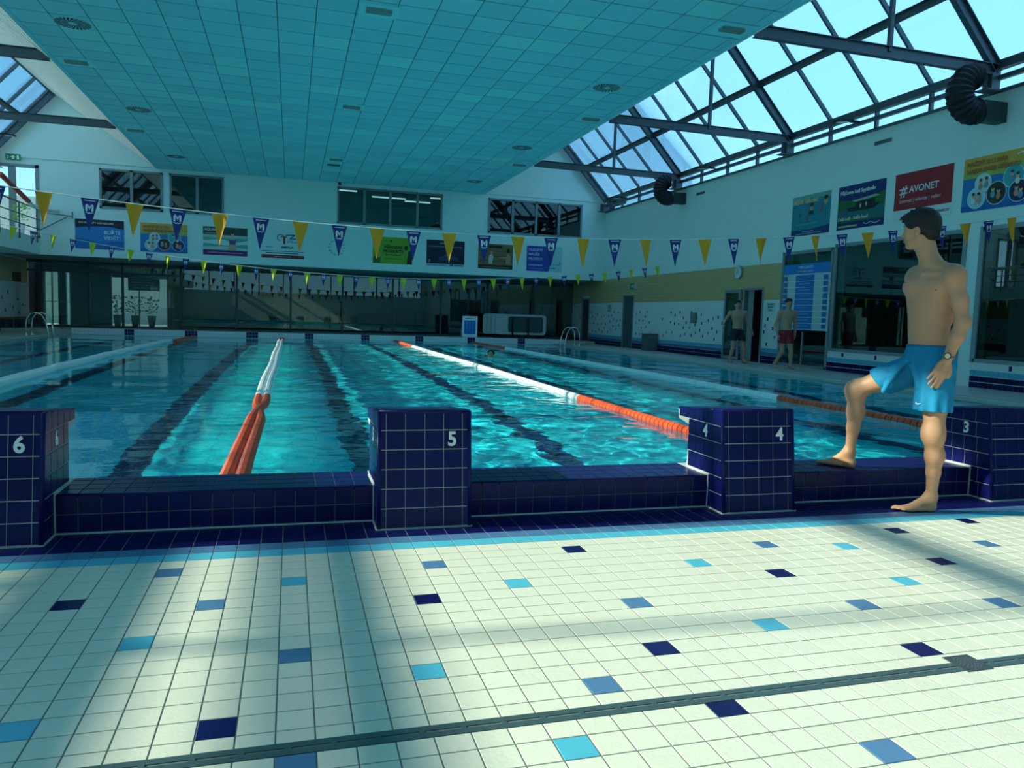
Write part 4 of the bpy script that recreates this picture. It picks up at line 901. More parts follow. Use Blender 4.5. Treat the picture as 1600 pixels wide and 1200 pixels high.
# ladders
def ladder(x, y, side, label, sp=.55):
    t = thing('pool_ladder', label, 'pool ladder', (x, y, SD), 'chrome pool ladders')
    s = side
    for dy in (-sp/2, sp/2):
        pts = [(x+s*.50, y+dy, SD), (x+s*.50, y+dy, .45), (x+s*.47, y+dy, .62), (x+s*.38, y+dy, .76), (x+s*.24, y+dy, .80), (x+s*.08, y+dy, .74), (x-s*.03, y+dy, .55), (x-s*.10, y+dy, .2), (x-s*.12, y+dy, -.9)]
        obj('handrail', MB().tube(pts, .021, 8), CHROME, t, smooth=True)
        obj('foot_flange', MB().lathe([(0,.02),(.05,.02),(.055,0)], (x+s*.5, y+dy, SD), 12), CHROME, t)
    for k in range(3): obj('tread', MB().box(min(x-s*.17,x-s*.07), max(x-s*.17,x-s*.07), y-sp/2, y+sp/2, -.2-k*.27, -.17-k*.27), CHROME, t)
ladder(POOLL, 26.9, -1, 'chrome pool ladder on the gallery side of the pool'); ladder(POOLR, 28.2, 1, 'chrome pool ladder near the far doors on the long wall side')

# A-frame sign on the far pool end
t = banner('a_frame_sign', 'white A-frame board with blue panel standing on the far pool end', (6.60, 30.0, FZ), (1,0,0), .62, .84, [('r',.12,.14,.88,.80,'#1c74c8'),('r',.2,.86,.8,.90,'#607888'),('r',.28,.2,.34,.74,'#4898dc'),('r',.48,.2,.54,.74,'#4898dc'),('r',.68,.2,.74,.74,'#4898dc')], 'sign', None, .02)
obj('rear_leg', MB().beam((6.64,30.02,1.08),(6.64,30.36,FZ),.03,.03).beam((7.18,30.02,1.08),(7.18,30.36,FZ),.03,.03), WHITE, t)
# stacked pool mattress frames with rounded corners
def rrect(x0, x1, z0, z1, r, n=5):
    P = []
    for cx, cz, a0 in ((x1-r,z0+r,-90),(x1-r,z1-r,0),(x0+r,z1-r,90),(x0+r,z0+r,180)):
        for k in range(n+1): a = math.radians(a0+90*k/n); P.append((cx+r*math.cos(a), cz+r*math.sin(a)))
    return P
FRW = mat('frame_white_plastic', (.62,.70,.68), .5)
for k in range(4):
    x0 = 7.95 - .12*k*0 - .16*k + .35; x1 = 10.55 - .16*k*.4; y = 31.2+.09*k
    t = thing('goal_frame', ['front white rounded rectangular frame of the leaning row by the corridor glass','second white rounded frame behind the front one of the leaning row','third white rounded frame of the leaning row by the corridor glass','rearmost white rounded frame of the leaning row by the corridor glass'][k], 'frame', ((x0+x1)/2, y, .2), 'white rounded frames leaning in a row')
    o_, i_ = rrect(x0, x1, .38, 1.24, .14), rrect(x0+.55*(1 if k == 0 else 1), x1-.12, .47, 1.15, .10)
    mb = MB(); n_ = len(o_)
    mb.add([(x,y,z) for x,z in o_]+[(x,y,z) for x,z in i_]+[(x,y+.06,z) for x,z in o_]+[(x,y+.06,z) for x,z in i_],
       [(j,(j+1)%n_,n_+(j+1)%n_,n_+j) for j in range(n_)]+[(2*n_+j,3*n_+j,3*n_+(j+1)%n_,2*n_+(j+1)%n_) for j in range(n_)]+[(j,2*n_+j,2*n_+(j+1)%n_,(j+1)%n_) for j in range(n_)]+[(n_+j,n_+(j+1)%n_,3*n_+(j+1)%n_,3*n_+j) for j in range(n_)])
    obj('frame_rim', mb, FRW, t); obj('backing_panel', MB().prism([(x,y+.045,z) for x,z in i_], (0,.01,0)), mat('dark_teal_panel', (.05,.11,.11), .5), t)
    if k == 0:
        for x in (9.05, 9.75): obj('stand_post', MB().box(x-.03,x+.03,y-.04,y,.2,1.1), BLACK, t)
        obj('trolley_rail', MB().box(8.3,10.4,y-.05,y+.4,.22,.30), BLACK, t)
        for x in (8.45, 10.25): obj('castor', MB().lathe([(0,-.02),(.05,-.02),(.05,.02),(0,.02)], (x,y+.0,.25), 10, ((1,0,0),(0,0,1),(0,1,0))), BLACK, t)
# bench by the left far corner
t = thing('bench', 'low wooden bench with thin legs against the tiled wall under the gallery', 'bench', (-9.3, 31.2, SD))
obj('seat_board', MB().box(-9.57,-9.15,30.0,32.6,.50,.56), mat('bench_wood', (.20,.12,.06), .6), t)
for y in (30.2,31.3,32.4): obj('leg', MB().box(-9.5,-9.46,y-.02,y+.02,SD,.5).box(-9.24,-9.2,y-.02,y+.02,SD,.5), STEEL, t)
t = thing('wall_panel', 'small brown panel on the tan tiles above the bench', 'panel', (LX+.03, 31.9, 1.9))
obj('panel_board', MB().box(LX+.012,LX+.04,31.4,32.2,1.86,2.15), mat('brown_panel', (.10,.06,.03), .6), t)
obj('panel_frame', MB().box(LX+.012,LX+.05,31.38,32.22,1.84,1.86).box(LX+.012,LX+.05,31.38,32.22,2.15,2.17), BLACK, t)
# small sensor on the far wall top
t = thing('camera_dome', 'small dark camera on the far wall top beside the middle upper window', 'camera', (1.7, UY-.05, 5.84))
obj('housing', MB().lathe([(0,-.06),(.05,-.04),(.06,0),(.04,.04)], (1.7,UY-.08,5.84), 12), BLACK, t); obj('bracket', MB().box(1.68,1.72,UY-.08,UY,5.84,5.88), BLACK, t)
# equipment seen in the side room: yellow float stand, pale ring
t = thing('float_stand', 'small yellow green stand behind the glass below the timetable board', 'stand', (13.0, 16.1, SD))
YG = mat('yellow_green_plastic', (.30,.42,.03), .5)
obj('upright', MB().beam((13.0,15.9,SD),(13.0,15.97,.55),.03,.03).beam((13.0,16.3,SD),(13.0,16.23,.55),.03,.03), YG, t); obj('shelf', MB().box(12.95,13.05,15.9,16.3,.55,.6).box(12.95,13.05,15.93,16.27,.3,.33), YG, t)

# ------------------------------------------------------------------ bunting
BLUEC = mat('blue_pennant_cloth', (.012,.03,.22), .6, bump=0); YELC = mat('yellow_pennant_cloth', (.88,.36,.0), .5); YELG = mat('lemon_pennant_cloth', (.62,.66,.01), .5)
LETW = mat('pennant_print_white', (.82,.86,.90), .5)
for m_ in (YELC, YELG, BLUEC):
    b_ = m_.node_tree.nodes['Principled BSDF']
def cloth(w, h, fold, seed):
    R_ = random.Random(seed); v = []; f = []; n_ = 8; k_ = 6; ph = R_.uniform(0, 6)
    for j in range(n_+1):
        t = j/n_; hw = w/2*(1-t)+.001
        for i in range(k_+1):
            s_ = -1+2*i/k_; v.append((s_*hw*(1-fold*.25*t), fold*.05*math.sin(s_*2.6+ph+t*2)*t**.5*(1-t*.6), -t*h))
    for j in range(n_):
        for i in range(k_): a = j*(k_+1)+i; f.append((a, a+k_+1, a+k_+2, a+1))
    q = MB(); q.add(v, f); return q
PEN = {}
for c, m_ in (('b', BLUEC), ('y', YELC), ('g', YELG)):
    for s_ in range(3):
        PEN[c, s_] = cloth(.185, .37, [.25,.6,1.0][s_] if c != 'b' else [.1,.2,.3][s_], s_*5+1).mesh('pennant', m_, True)
q = MB(); d = -.008
for sg in (-1,):
    Mpts = [[(-.046,-.15),(-.046,-.075),(-.032,-.06),(-.022,-.06),(-.022,-.15)],[(.022,-.15),(.022,-.06),(.032,-.06),(.046,-.075),(.046,-.15)],[(-.018,-.06),(0,-.10),(0,-.135),(-.018,-.095)],[(.018,-.095),(0,-.135),(0,-.10),(.018,-.06)],[(-.05,-.165),(-.03,-.158),(-.015,-.172),(0,-.160),(.015,-.172),(.03,-.158),(.05,-.165),(.03,-.172),(.015,-.184),(0,-.172),(-.015,-.184),(-.03,-.172)]]
    for P_ in Mpts: q.poly([(x*.92, d, z*.86-.012) for x, z in P_])
    q.poly([(-.06,d,-.03),(.06,d,-.03),(.055,d,-.022),(-.055,d,-.022)])
EMB = q.mesh('emblem', LETW)
def bunting(label, Y, xs_, zf, first, ycol, span):
    t = thing('bunting_line', label, 'bunting', (0, Y, zf(0)), 'pennant lines over the pool')
    obj('cord', MB().tube([(span[0]+(span[1]-span[0])*k/60, Y, zf(span[0]+(span[1]-span[0])*k/60)) for k in range(61)], .006 if Y < 15 else .008, 5), mat('white_cord', (.8,.85,.85), .6), t)
    R_ = random.Random(int(Y)); kind = first
    for x in xs_:
        slope = math.atan((zf(x+.1)-zf(x-.1))/.2)
        o = bpy.data.objects.new('pennant', PEN['b' if kind else ycol, R_.choice([0,0,1,2])]); link(o, t); o.location = (x, Y, zf(x)-.003); o.rotation_euler = (R_.uniform(-.05,.12), -slope, R_.uniform(-.3,.3) if not kind else R_.uniform(-.1,.1))
        if kind:
            e_ = bpy.data.objects.new('emblem', EMB); COL.objects.link(e_); e_.parent = o
        kind = not kind
    return t
z1 = lambda X: 2.175+.0092*(X-1.7)**2
z2 = lambda X: 2.21+.0093*(X-2.7)**2
XA = -2.61
bunting('nearer line of larger blue and golden pennants across the pool', 9.6, [XA+.4525*k for k in range(-15, 33)], z1, True, 'y', (LX, WX))
bunting('farther line of smaller blue and lemon pennants across the pool', 23.7, [-.5+.4775*k for k in range(-18, 27)], z2, False, 'g', (-9.4, WX))

# ------------------------------------------------------------------ people: smooth signed-distance bodies meshed by surface nets
class SDF:
    def __init__(s, lo, hi, h):
        s.lo = np.array(lo, float); s.h = h; s.n = np.ceil((np.array(hi)-s.lo)/h).astype(int)+1
        s.d = np.full(s.n, 1.0, np.float32)
        s.ax = [s.lo[i]+h*np.arange(s.n[i]) for i in range(3)]
    def sub(s, lo, hi):
        i0 = np.clip(np.floor((lo-s.lo)/s.h).astype(int), 0, s.n-1); i1 = np.clip(np.ceil((hi-s.lo)/s.h).astype(int)+1, 1, s.n)
        sl = tuple(slice(a, b) for a, b in zip(i0, i1))
        X = s.ax[0][sl[0]][:, None, None]; Y = s.ax[1][sl[1]][None, :, None]; Z = s.ax[2][sl[2]][None, None, :]
        return sl, X, Y, Z
    def comb(s, sl, d, k, cut=False):
        a = s.d[sl]
        if a.size == 0: return
        if cut: a2, d2 = -a, d; m = -1
        else: a2, d2 = a, d; m = 1
        if cut:
            h_ = np.clip(.5 - .5*(a + d)/max(k, 1e-5), 0, 1) if k > 0 else 0
            r = np.maximum(a, -d) if k <= 0 else (a*(1-h_) + (-d)*h_ + k*h_*(1-h_))
        else:
            if k > 0: h_ = np.clip(.5+.5*(d-a)/k, 0, 1); r = d*(1-h_)+a*h_ - k*h_*(1-h_)
            else: r = np.minimum(a, d)
        s.d[sl] = r
    def cap(s, a, b, r0, r1, k=.02, cut=False, flat=None):
        a = np.array(a, float); b = np.array(b, float); R_ = max(r0, r1)+k+2*s.h
        sl, X, Y, Z = s.sub(np.minimum(a, b)-R_, np.maximum(a, b)+R_)
        ab = b-a; L2 = max(ab@ab, 1e-9); t = np.clip(((X-a[0])*ab[0]+(Y-a[1])*ab[1]+(Z-a[2])*ab[2])/L2, 0, 1)
        dx, dy, dz = X-a[0]-ab[0]*t, Y-a[1]-ab[1]*t, Z-a[2]-ab[2]*t
        s.comb(sl, np.sqrt(dx*dx+dy*dy+dz*dz)-(r0+(r1-r0)*t), k, cut)
    def ell(s, c, rad, ax=None, k=.02, cut=False):
        c = np.array(c, float); rad = np.array(rad, float); R_ = rad.max()+k+2*s.h
        A = np.eye(3) if ax is None else np.array([np.array(v, float)/np.linalg.norm(v) for v in ax])
        sl, X, Y, Z = s.sub(c-R_, c+R_)
        q = [((X-c[0])*A[i][0]+(Y-c[1])*A[i][1]+(Z-c[2])*A[i][2])/rad[i] for i in range(3)]
        k0 = np.sqrt(q[0]**2+q[1]**2+q[2]**2); k1 = np.sqrt((q[0]/rad[0])**2+(q[1]/rad[1])**2+(q[2]/rad[2])**2)+1e-9
        s.comb(sl, k0*(k0-1)/k1, k, cut)
    def floor(s, z): s.d = np.maximum(s.d, (z - s.ax[2])[None, None, :])
    def mesh(s, name, m, smooth=2):
        d = s.d; ins = d < 0; nx_, ny_, nz_ = d.shape
        c = np.zeros((nx_-1, ny_-1, nz_-1), np.int8)
        for i in (0,1):
            for j in (0,1):
                for k in (0,1): c += ins[i:nx_-1+i, j:ny_-1+j, k:nz_-1+k]
        act = (c > 0) & (c < 8); idx = np.full(act.shape, -1, np.int64); cells = np.argwhere(act); idx[act] = np.arange(len(cells))
        acc_ = np.zeros((len(cells), 3)); cnt = np.zeros(len(cells))
        for ax_ in range(3):
            for u in (0,1):
                for v in (0,1):
                    o0 = [0,0,0]; oth = [a for a in range(3) if a != ax_]; o0[oth[0]] = u; o0[oth[1]] = v; o1 = list(o0); o1[ax_] = 1
                    A = d[cells[:,0]+o0[0], cells[:,1]+o0[1], cells[:,2]+o0[2]]; B = d[cells[:,0]+o1[0], cells[:,1]+o1[1], cells[:,2]+o1[2]]
                    cr_ = (A < 0) != (B < 0); t = np.where(cr_, A/(A-B+1e-12), 0)
                    p = np.tile(np.array(o0, float), (len(cells), 1)); p[:, ax_] += t
                    acc_ += np.where(cr_[:, None], p, 0); cnt += cr_
        V = s.lo + (cells + acc_/cnt[:, None])*s.h
        faces = []
        for ax_ in range(3):
            sl0 = [slice(0, n_) for n_ in d.shape]; sl1 = list(sl0); sl0[ax_] = slice(0, d.shape[ax_]-1); sl1[ax_] = slice(1, d.shape[ax_])
            A, B = ins[tuple(sl0)], ins[tuple(sl1)]; e_ = np.argwhere(A != B); u, v = [(1,2),(2,0),(0,1)][ax_]
            ok = (e_[:,u] > 0) & (e_[:,v] > 0) & (e_[:,u] < d.shape[u]-1) & (e_[:,v] < d.shape[v]-1); e_ = e_[ok]; f_ = A[e_[:,0], e_[:,1], e_[:,2]]
            def I(du, dv):
                q = e_.copy(); q[:,u] += du; q[:,v] += dv; return idx[q[:,0], q[:,1], q[:,2]]
            Q = np.stack([I(-1,-1), I(0,-1), I(0,0), I(-1,0)], -1); Q[~f_] = Q[~f_][:, ::-1]; faces.append(Q)
        Fc = np.concatenate(faces)
        # light laplacian smoothing
        for _ in range(smooth):
            acc2 = np.zeros_like(V); c2 = np.zeros(len(V))
            for a, b in ((0,1),(1,2),(2,3),(3,0)):
                for p, q in ((a,b),(b,a)): np.add.at(acc2, Fc[:,p], V[Fc[:,q]]); np.add.at(c2, Fc[:,p], 1)
            V = V*.5 + (acc2/c2[:, None])*.5
        me = bpy.data.meshes.new(name); me.vertices.add(len(V)); me.vertices.foreach_set('co', V.ravel())
        me.loops.add(Fc.size); me.loops.foreach_set('vertex_index', Fc.ravel()); me.polygons.add(len(Fc)); me.polygons.foreach_set('loop_start', np.arange(len(Fc))*4)
        me.polygons.foreach_set('use_smooth', np.ones(len(Fc), bool)); me.materials.append(m); me.update(calc_edges=True); return me
def V3(*a): return np.array(a, float)
def nrm(v): v = np.array(v, float); return v/np.linalg.norm(v)
def skin(name, col):
    m = mat(name, col, .5, noise=.12, nscale=14, bump=.12, bscale=160)
    b_ = m.node_tree.nodes['Principled BSDF']; b_.inputs['Subsurface Weight'].default_value = .12; b_.inputs['Subsurface Radius'].default_value = (.02,.008,.004); b_.inputs['Subsurface Scale'].default_value = .3
    return m

def head(s, c, f, up, sc_=1.0, fine=True):
    """c: skull centre (between the ears), f: face direction"""
    f = nrm(f); up = nrm(np.array(up) - f*(np.array(up)@f)); sd = np.cross(f, up)
    P = lambda a, b, z: np.array(c) + (f*a + sd*b + up*z)*sc_
    A = (f, sd, up); E_ = lambda a,b,z,r,k=.012,cut=False,ax=A: s.ell(P(a,b,z), np.array(r)*sc_, ax, k*sc_, cut)
    E_(-.008,0,.030,(.094,.074,.088)); E_(.030,0,-.005,(.062,.058,.072),.03)
    E_(.030,0,-.060,(.050,.046,.045),.03); E_(.068,0,-.088,(.020,.024,.018),.02)
    for b in (-1,1):
        s.cap(P(-.01,b*.052,-.045), P(.06,b*.022,-.088), .020*sc_, .015*sc_, .02*sc_)
        E_(.058,b*.038,-.018,(.022,.022,.018),.02)
        E_(.078,b*.030,.012,(.016,.018,.012),.012,True)
        E_(.066,b*.030,.010,(.014,.014,.012),.004)
    E_(.074,0,.032,(.016,.046,.012),.018)
    s.cap(P(.082,0,.018), P(.108,0,-.022), .009*sc_, .012*sc_, .010*sc_)
    for b in (-1,1): E_(.098,b*.012,-.026,(.010,.008,.008),.006)
    E_(.088,0,-.050,(.012,.024,.007),.006); E_(.085,0,-.062,(.012,.021,.008),.006)
    if fine: E_(.103,0,-.056,(.012,.020,.0018),.002,True)
    for b in (-1,1):
        E_(-.006,b*.080,-.006,(.019,.008,.032),.005,False,(nrm(f*.95+up*.1), nrm(sd*b*.9-f*.35), up))
        if fine: E_(-.002,b*.088,-.002,(.010,.006,.018),.004,True)
    return P
def hand(s, w, d, pn, curl, sc_=1.0, fine=True, sidesign=1):
    """w wrist, d pointing direction of the palm, pn palm normal (fingers curl toward it)"""
    d = nrm(d); pn = nrm(np.array(pn) - d*(np.array(pn)@d)); sd = np.cross(d, pn)*sidesign
    P = lambda a,b,z: np.array(w) + (d*a + sd*b + pn*z)*sc_
    s.ell(P(.048,0,.0), np.array((.050,.040,.015))*sc_, (d,sd,pn), .012*sc_)
    s.ell(P(.075,0,-.002), np.array((.020,.040,.013))*sc_, (d,sd,pn), .010*sc_)
    lens = [.068,.078,.072,.056]
    for i, b in enumerate((.031,.011,-.010,-.030)):
        p = P(.086-.004*abs(i-1.2), b, 0); ang = curl*(.25+.10*i); dirr = d*math.cos(ang)+pn*math.sin(ang)+sd*(b*1.8); L_ = lens[i]*sc_; r = (.0092,.0095,.009,.008)[i]*sc_
        for j, fr in enumerate((.46,.30,.24)):
            dirr = nrm(dirr); q = p + dirr*L_*fr; s.cap(p, q, r*(1-.08*j), r*(.94-.1*j), .002*sc_ if j else .006*sc_)
            p = q; ang += curl*(.45 if j == 0 else .35); dirr = d*math.cos(ang)+pn*math.sin(ang)+sd*(b*1.2)
    p = P(.022,.030,.006); q = P(.055,.055,.018); r_ = P(.082,.060,.024)
    s.cap(p, q, .014*sc_, .0105*sc_, .010*sc_); s.cap(q, r_, .0105*sc_, .0085*sc_, .003*sc_)
def foot(s, ank, heel, toe, sc_=1.0, fine=True, inner=1, gz=0):
    ank, heel, toe = map(np.array, (ank, heel, toe)); f = nrm(toe-heel); f[2] = 0; f = nrm(f); up = V3(0,0,1); sd = np.cross(f, up)
    L_ = np.linalg.norm((toe-heel)[:2])
    s.ell(heel+up*.004+f*.018, (.036,.031,.034), (f,sd,up), .02)
    s.cap(ank, heel+f*.03+up*.018, .036, .032, .03)
    s.cap(ank+f*.015-up*.01, heel+f*(L_*.62)+up*-.002, .033, .021, .03)
    s.ell(heel+f*(L_*.68)-up*.010, (.05,.043,.019), (f,sd,up), .02)
    s.ell(heel+f*(L_*.40)-up*.012, (.07,.033,.018), (f,sd,up), .02)
    for i in range(5):
        b = (.032-.0155*i)*inner; base = heel+f*(L_*(.80-.02*i))+sd*b-up*.014; tl = (.050,.042,.038,.033,.028)[i]; r = (.0130,.0088,.0084,.008,.0078)[i]
        s.cap(base, base+f*tl*.6+up*.003, r, r, .003); s.cap(base+f*tl*.6+up*.003, base+f*tl-up*.003, r, r*.9, .002)
    for b in (-1,1): s.ell(ank+sd*b*.031+up*0, (.013,.010,.014), None, .012)

# ---- the young man in blue shorts (world joints)
C0 = V3(3.85, 3.83, 0); r_ax = V3(.714, -.70, 0); n_ax = V3(.69, .724, 0)
def W(a, b, z): return C0 + r_ax*((219*a-19.8*z)/287) + n_ax*b + V3(0,0,z)
def Dv(a, b, z): return r_ax*a + n_ax*b + V3(0,0,z)
SK = skin('skin_tone', (.60,.30,.17))
s = SDF((3.25,3.40,-.02), (4.32,4.72,1.96), .0068)
# pelvis, belly, chest
hipL, hipR = W(.115,-.075,.93), W(.005,.085,.935)
ux = nrm(Dv(.80,-.60,0)); fx_ = nrm(Dv(-.60,-.80,0)); px_ = nrm(Dv(.72,-.69,0)); pf_ = nrm(Dv(-.69,-.72,0))
s.ell(W(.055,.0,.96), (.148,.108,.12), (px_,pf_,(0,0,1)), .04)
s.ell(W(.052,.0,1.09), (.128,.092,.14), (px_,pf_,(0,0,1)), .05)
s.ell(W(.058,.0,1.22), (.130,.092,.13), (ux,fx_,(0,0,1)), .06)
s.ell(W(.068,.0,1.355), (.152,.100,.15), (ux,fx_,nrm(Dv(.05,0,1))), .06)
s.ell(W(.080,.0,1.455), (.152,.080,.075), (ux,fx_,(0,0,1)), .05)
for sg in (-1, 1):
    s.ell(W(.08,0,1.415)+ux*.078*sg+fx_*.062, (.078,.040,.058), (ux,fx_,(0,0,1)), .035)      # pectorals
    s.ell(W(.085,0,1.33)+ux*.10*sg-fx_*.045, (.055,.055,.12), (ux,fx_,(0,0,1)), .04)         # back
shL, shR = W(.232,-.135,1.485), W(-.035,.125,1.49)
neck0, neck1 = W(.085,.0,1.50), W(.035,.0,1.665)
s.cap(neck0, neck1, .062, .051, .04)
for sh, sg in ((shL,1),(shR,-1)):
    s.cap(W(.075,.0,1.565), sh+V3(0,0,.012), .035, .045, .05)
    s.ell(sh-V3(0,0,.015), (.062,.060,.068), None, .04)
s.cap(W(.06,-.02,1.50)+fx_*.05, shL*.8+W(.06,-.02,1.5)*.2+fx_*.02, .012, .014, .02); s.cap(W(.05,.02,1.50)+fx_*.05, shR*.8+W(.05,.02,1.5)*.2+fx_*.03, .012, .014, .02)
# arms
elL, wrL = W(.285,-.165,1.205), W(.178,-.185,.975)
s.cap(shL-V3(0,0,.02), shL*.45+elL*.55, .052, .046, .03); s.cap(shL*.45+elL*.55, elL, .046, .037, .03)
s.ell(elL, (.036,.036,.04), None, .02); s.cap(elL, elL*.62+wrL*.38, .039, .041, .03); s.cap(elL*.62+wrL*.38, wrL, .040, .026, .02)
hand(s, wrL, Dv(-.48,-.16,-1), Dv(-.45,.85,.1), .18, 1.12, sidesign=1)
elR, wrR = W(.06,.23,1.24), W(.10,.26,1.03)
s.cap(shR-V3(0,0,.02), elR, .048, .037, .03); s.cap(elR, wrR, .038, .026, .02); hand(s, wrR, Dv(.1,.0,-1), Dv(.3,-.9,0), .6, 1.0)
# legs
knL, anL, heL, toL = W(.090,-.085,.515), W(.075,.02,.098), W(.092,.048,.032), W(-.185,-.085,.028)
knR, anR, heR, toR = W(-.500,.155,.735), W(-.560,.18,.305), W(-.530,.175,.230), W(-.820,.225,.226)
def leg(hip, kn, an, back):
    s.cap(hip, hip*.5+kn*.5, .088, .076, .05); s.cap(hip*.5+kn*.5, kn, .074, .054, .04)
    s.ell(kn - back*.006, (.049,.050,.062), None, .05); s.ell(kn - back*.034, (.028,.028,.036), None, .03)
    ca = kn*.66+an*.34
    s.cap(kn, ca+back*.010, .050, .051, .05); s.cap(ca+back*.012, kn*.40+an*.60+back*.006, .051, .041, .04); s.cap(kn*.40+an*.60+back*.008, an, .040, .030, .02)
leg(hipL, knL, anL, nrm(Dv(.95,.15,0))); leg(hipR, knR, anR, nrm(Dv(.95,0,.25)))
foot(s, anL, heL, toL, inner=1); foot(s, anR, heR, toR, inner=-1)
# head
fdir = Dv(-.93,.32,-.06); hc = W(-.003,.0,1.762)
HP = head(s, hc, fdir, Dv(-.06,0,1), 1.0)
s.cap(W(.035,0,1.64), hc+Dv(.02,0,-.03), .052, .052, .03)
# navel and nipples are small surface parts below
man = thing('person', 'shirtless young man in bright blue shorts standing with one foot on the pool ledge, looking over his shoulder', 'person', (3.86, 3.84, 0)); LOC.pop(man.name, None); LOC[man.name] = Vector((3.86,3.84,0))
man['label'] = 'shirtless young man in bright blue shorts with one foot on the pool ledge'
zz = np.where(s.ax[2] < .0, 1, 0)
s.floor(0.0015)
obj('body', s.mesh('body', SK, 1), None, man)
# eyes, brows
EYEW, EYED = mat('eye_white', (.75,.74,.70), .3), mat('eye_dark', (.03,.015,.01), .3)
HAIRM = mat('dark_hair', (.010,.007,.006), .55, noise=.4, nscale=60, bump=.8, bscale=220)
def face_parts(P, parent, f, sc_=1.0):
    for b in (-1,1):
        q = MB(); q.lathe([(0,-.011),(.008,-.008),(.011,0),(.008,.008),(0,.011)], P(.0665,b*.030,.011), 10); obj('eye', q, EYEW, parent, smooth=True)
        q = MB(); q.lathe([(0,-.005),(.004,-.003),(.005,0),(.004,.003),(0,.005)], P(.0760,b*.031,.011), 8); obj('iris', q, EYED, parent, smooth=True)
        q = MB(); q.tube([P(.090,b*.012,.030), P(.088,b*.030,.037), P(.076,b*.047,.031)], [.004,.0045,.002], 6); obj('eyebrow', q, HAIRM, parent, smooth=True)
    q = MB(); q.tube([P(.0955,-.020,-.056), P(.1005,0,-.0555), P(.0955,.020,-.056)], [.0025,.0055,.0025], 6); obj('lips', q, mat('lip_tone', (.50,.17,.13), .4), parent, smooth=True)
face_parts(HP, man, fdir)
# hair
hs_ = SDF(hc-.17, hc+V3(.17,.17,.20), .0055)
f_ = nrm(fdir); up_ = nrm(Dv(-.06,0,1)); up_ = nrm(up_ - f_*(up_@f_)); sd_ = np.cross(f_, up_)
hs_.ell(HP(-.012,0,.052), (.106,.087,.094), (f_,sd_,up_), .0)
hs_.ell(HP(-.060,0,.0), (.050,.066,.070), (f_,sd_,up_), .03)
for b in (-1,1): hs_.ell(HP(-.028,b*.070,.012), (.040,.012,.040), (f_,sd_,up_), .015)
hs_.ell(HP(.055,0,.092), (.055,.062,.030), (f_,sd_,up_), .02)
hs_.ell(HP(.100,0,-.020), (.075,.075,.075), (f_,sd_,up_), .008, True)      # face stays free
for b in (-1,1): hs_.ell(HP(.004,b*.095,-.014), (.036,.036,.042), (f_,sd_,up_), .006, True)
Rh = np.random.RandomState(3)
for k in range(110):                      # tufts
    th2, ph = Rh.uniform(0, 6.28), Rh.uniform(.05, 1.35)
    dd = f_*math.cos(th2)*math.sin(ph)+sd_*math.sin(th2)*math.sin(ph)+up_*math.cos(ph)
    if dd@f_ > .25 and dd@up_ < .55: continue
    p = HP(-.012,0,.046)+f_*(dd@f_)*.098+sd_*(dd@sd_)*.078+up_*(dd@up_)*.082
    hs_.cap(p, p+nrm(dd*.7+f_*.75+sd_*Rh.uniform(-.4,.4)+up_*Rh.uniform(-.2,.3))*Rh.uniform(.018,.036), .009, .0025, .006)
for k in range(22):                       # fringe
    b = Rh.uniform(-.055,.055); p = HP(.070,b,.092+Rh.uniform(-.01,.012))
    hs_.cap(p, p+nrm(f_*.8+sd_*b*4-up_*Rh.uniform(.1,.8))*Rh.uniform(.03,.050), .009, .0025, .006)
obj('hair', hs_.mesh('hair', HAIRM, 1), None, man)
# shorts
BLUE = mat('blue_shorts_cloth', (.0,.23,.44), .75, noise=.12, nscale=5, bump=.35, bscale=28)
q = SDF((3.35,3.45,.50), (4.2,4.5,1.12), .0068)
q.ell(W(.055,.0,.965), (.162,.122,.125), (px_,pf_,(0,0,1)), .03); q.ell(W(.053,.0,1.02), (.136,.102,.15), (px_,pf_,(0,0,1)), .03)
hemL, hemR = W(.078,-.082,.655), W(-.315,.132,.800)
q.cap(hipL+V3(0,0,-.01), hemL, .102, .100, .05); q.cap(hipR+V3(0,0,-.02), hemR, .102, .098, .05)
dL, dR = nrm(hemL-hipL), nrm(hemR-hipR)
# pleats and folds
for k in range(9):
    a = k*.7; o_ = px_*math.cos(a)*.094+pf_*math.sin(a)*.094
    q.cap(W(.10,-.06,.90)+o_*.95, hemL+o_*1.06-V3(0,0,.02), .010, .016, .022)
for k in range(5): q.cap(W(-.02-.03*k,.02,.985-.035*k)+pf_*.075, W(-.19-.02*k,.03,.90-.05*k)+pf_*.045, .012, .010, .02)
q.cap(W(-.01,-.03,.93)+pf_*.07, W(.03,-.07,.80)+pf_*.06, .014, .008, .025)
X = q.ax[0][:,None,None]; Y = q.ax[1][None,:,None]; Z = q.ax[2][None,None,:]
def plane(p, n_): return (X-p[0])*n_[0]+(Y-p[1])*n_[1]+(Z-p[2])*n_[2]
nL = nrm(V3(dL[0]*.2, dL[1]*.2, -1)); nR = nrm(dR + V3(0,0,-.28))
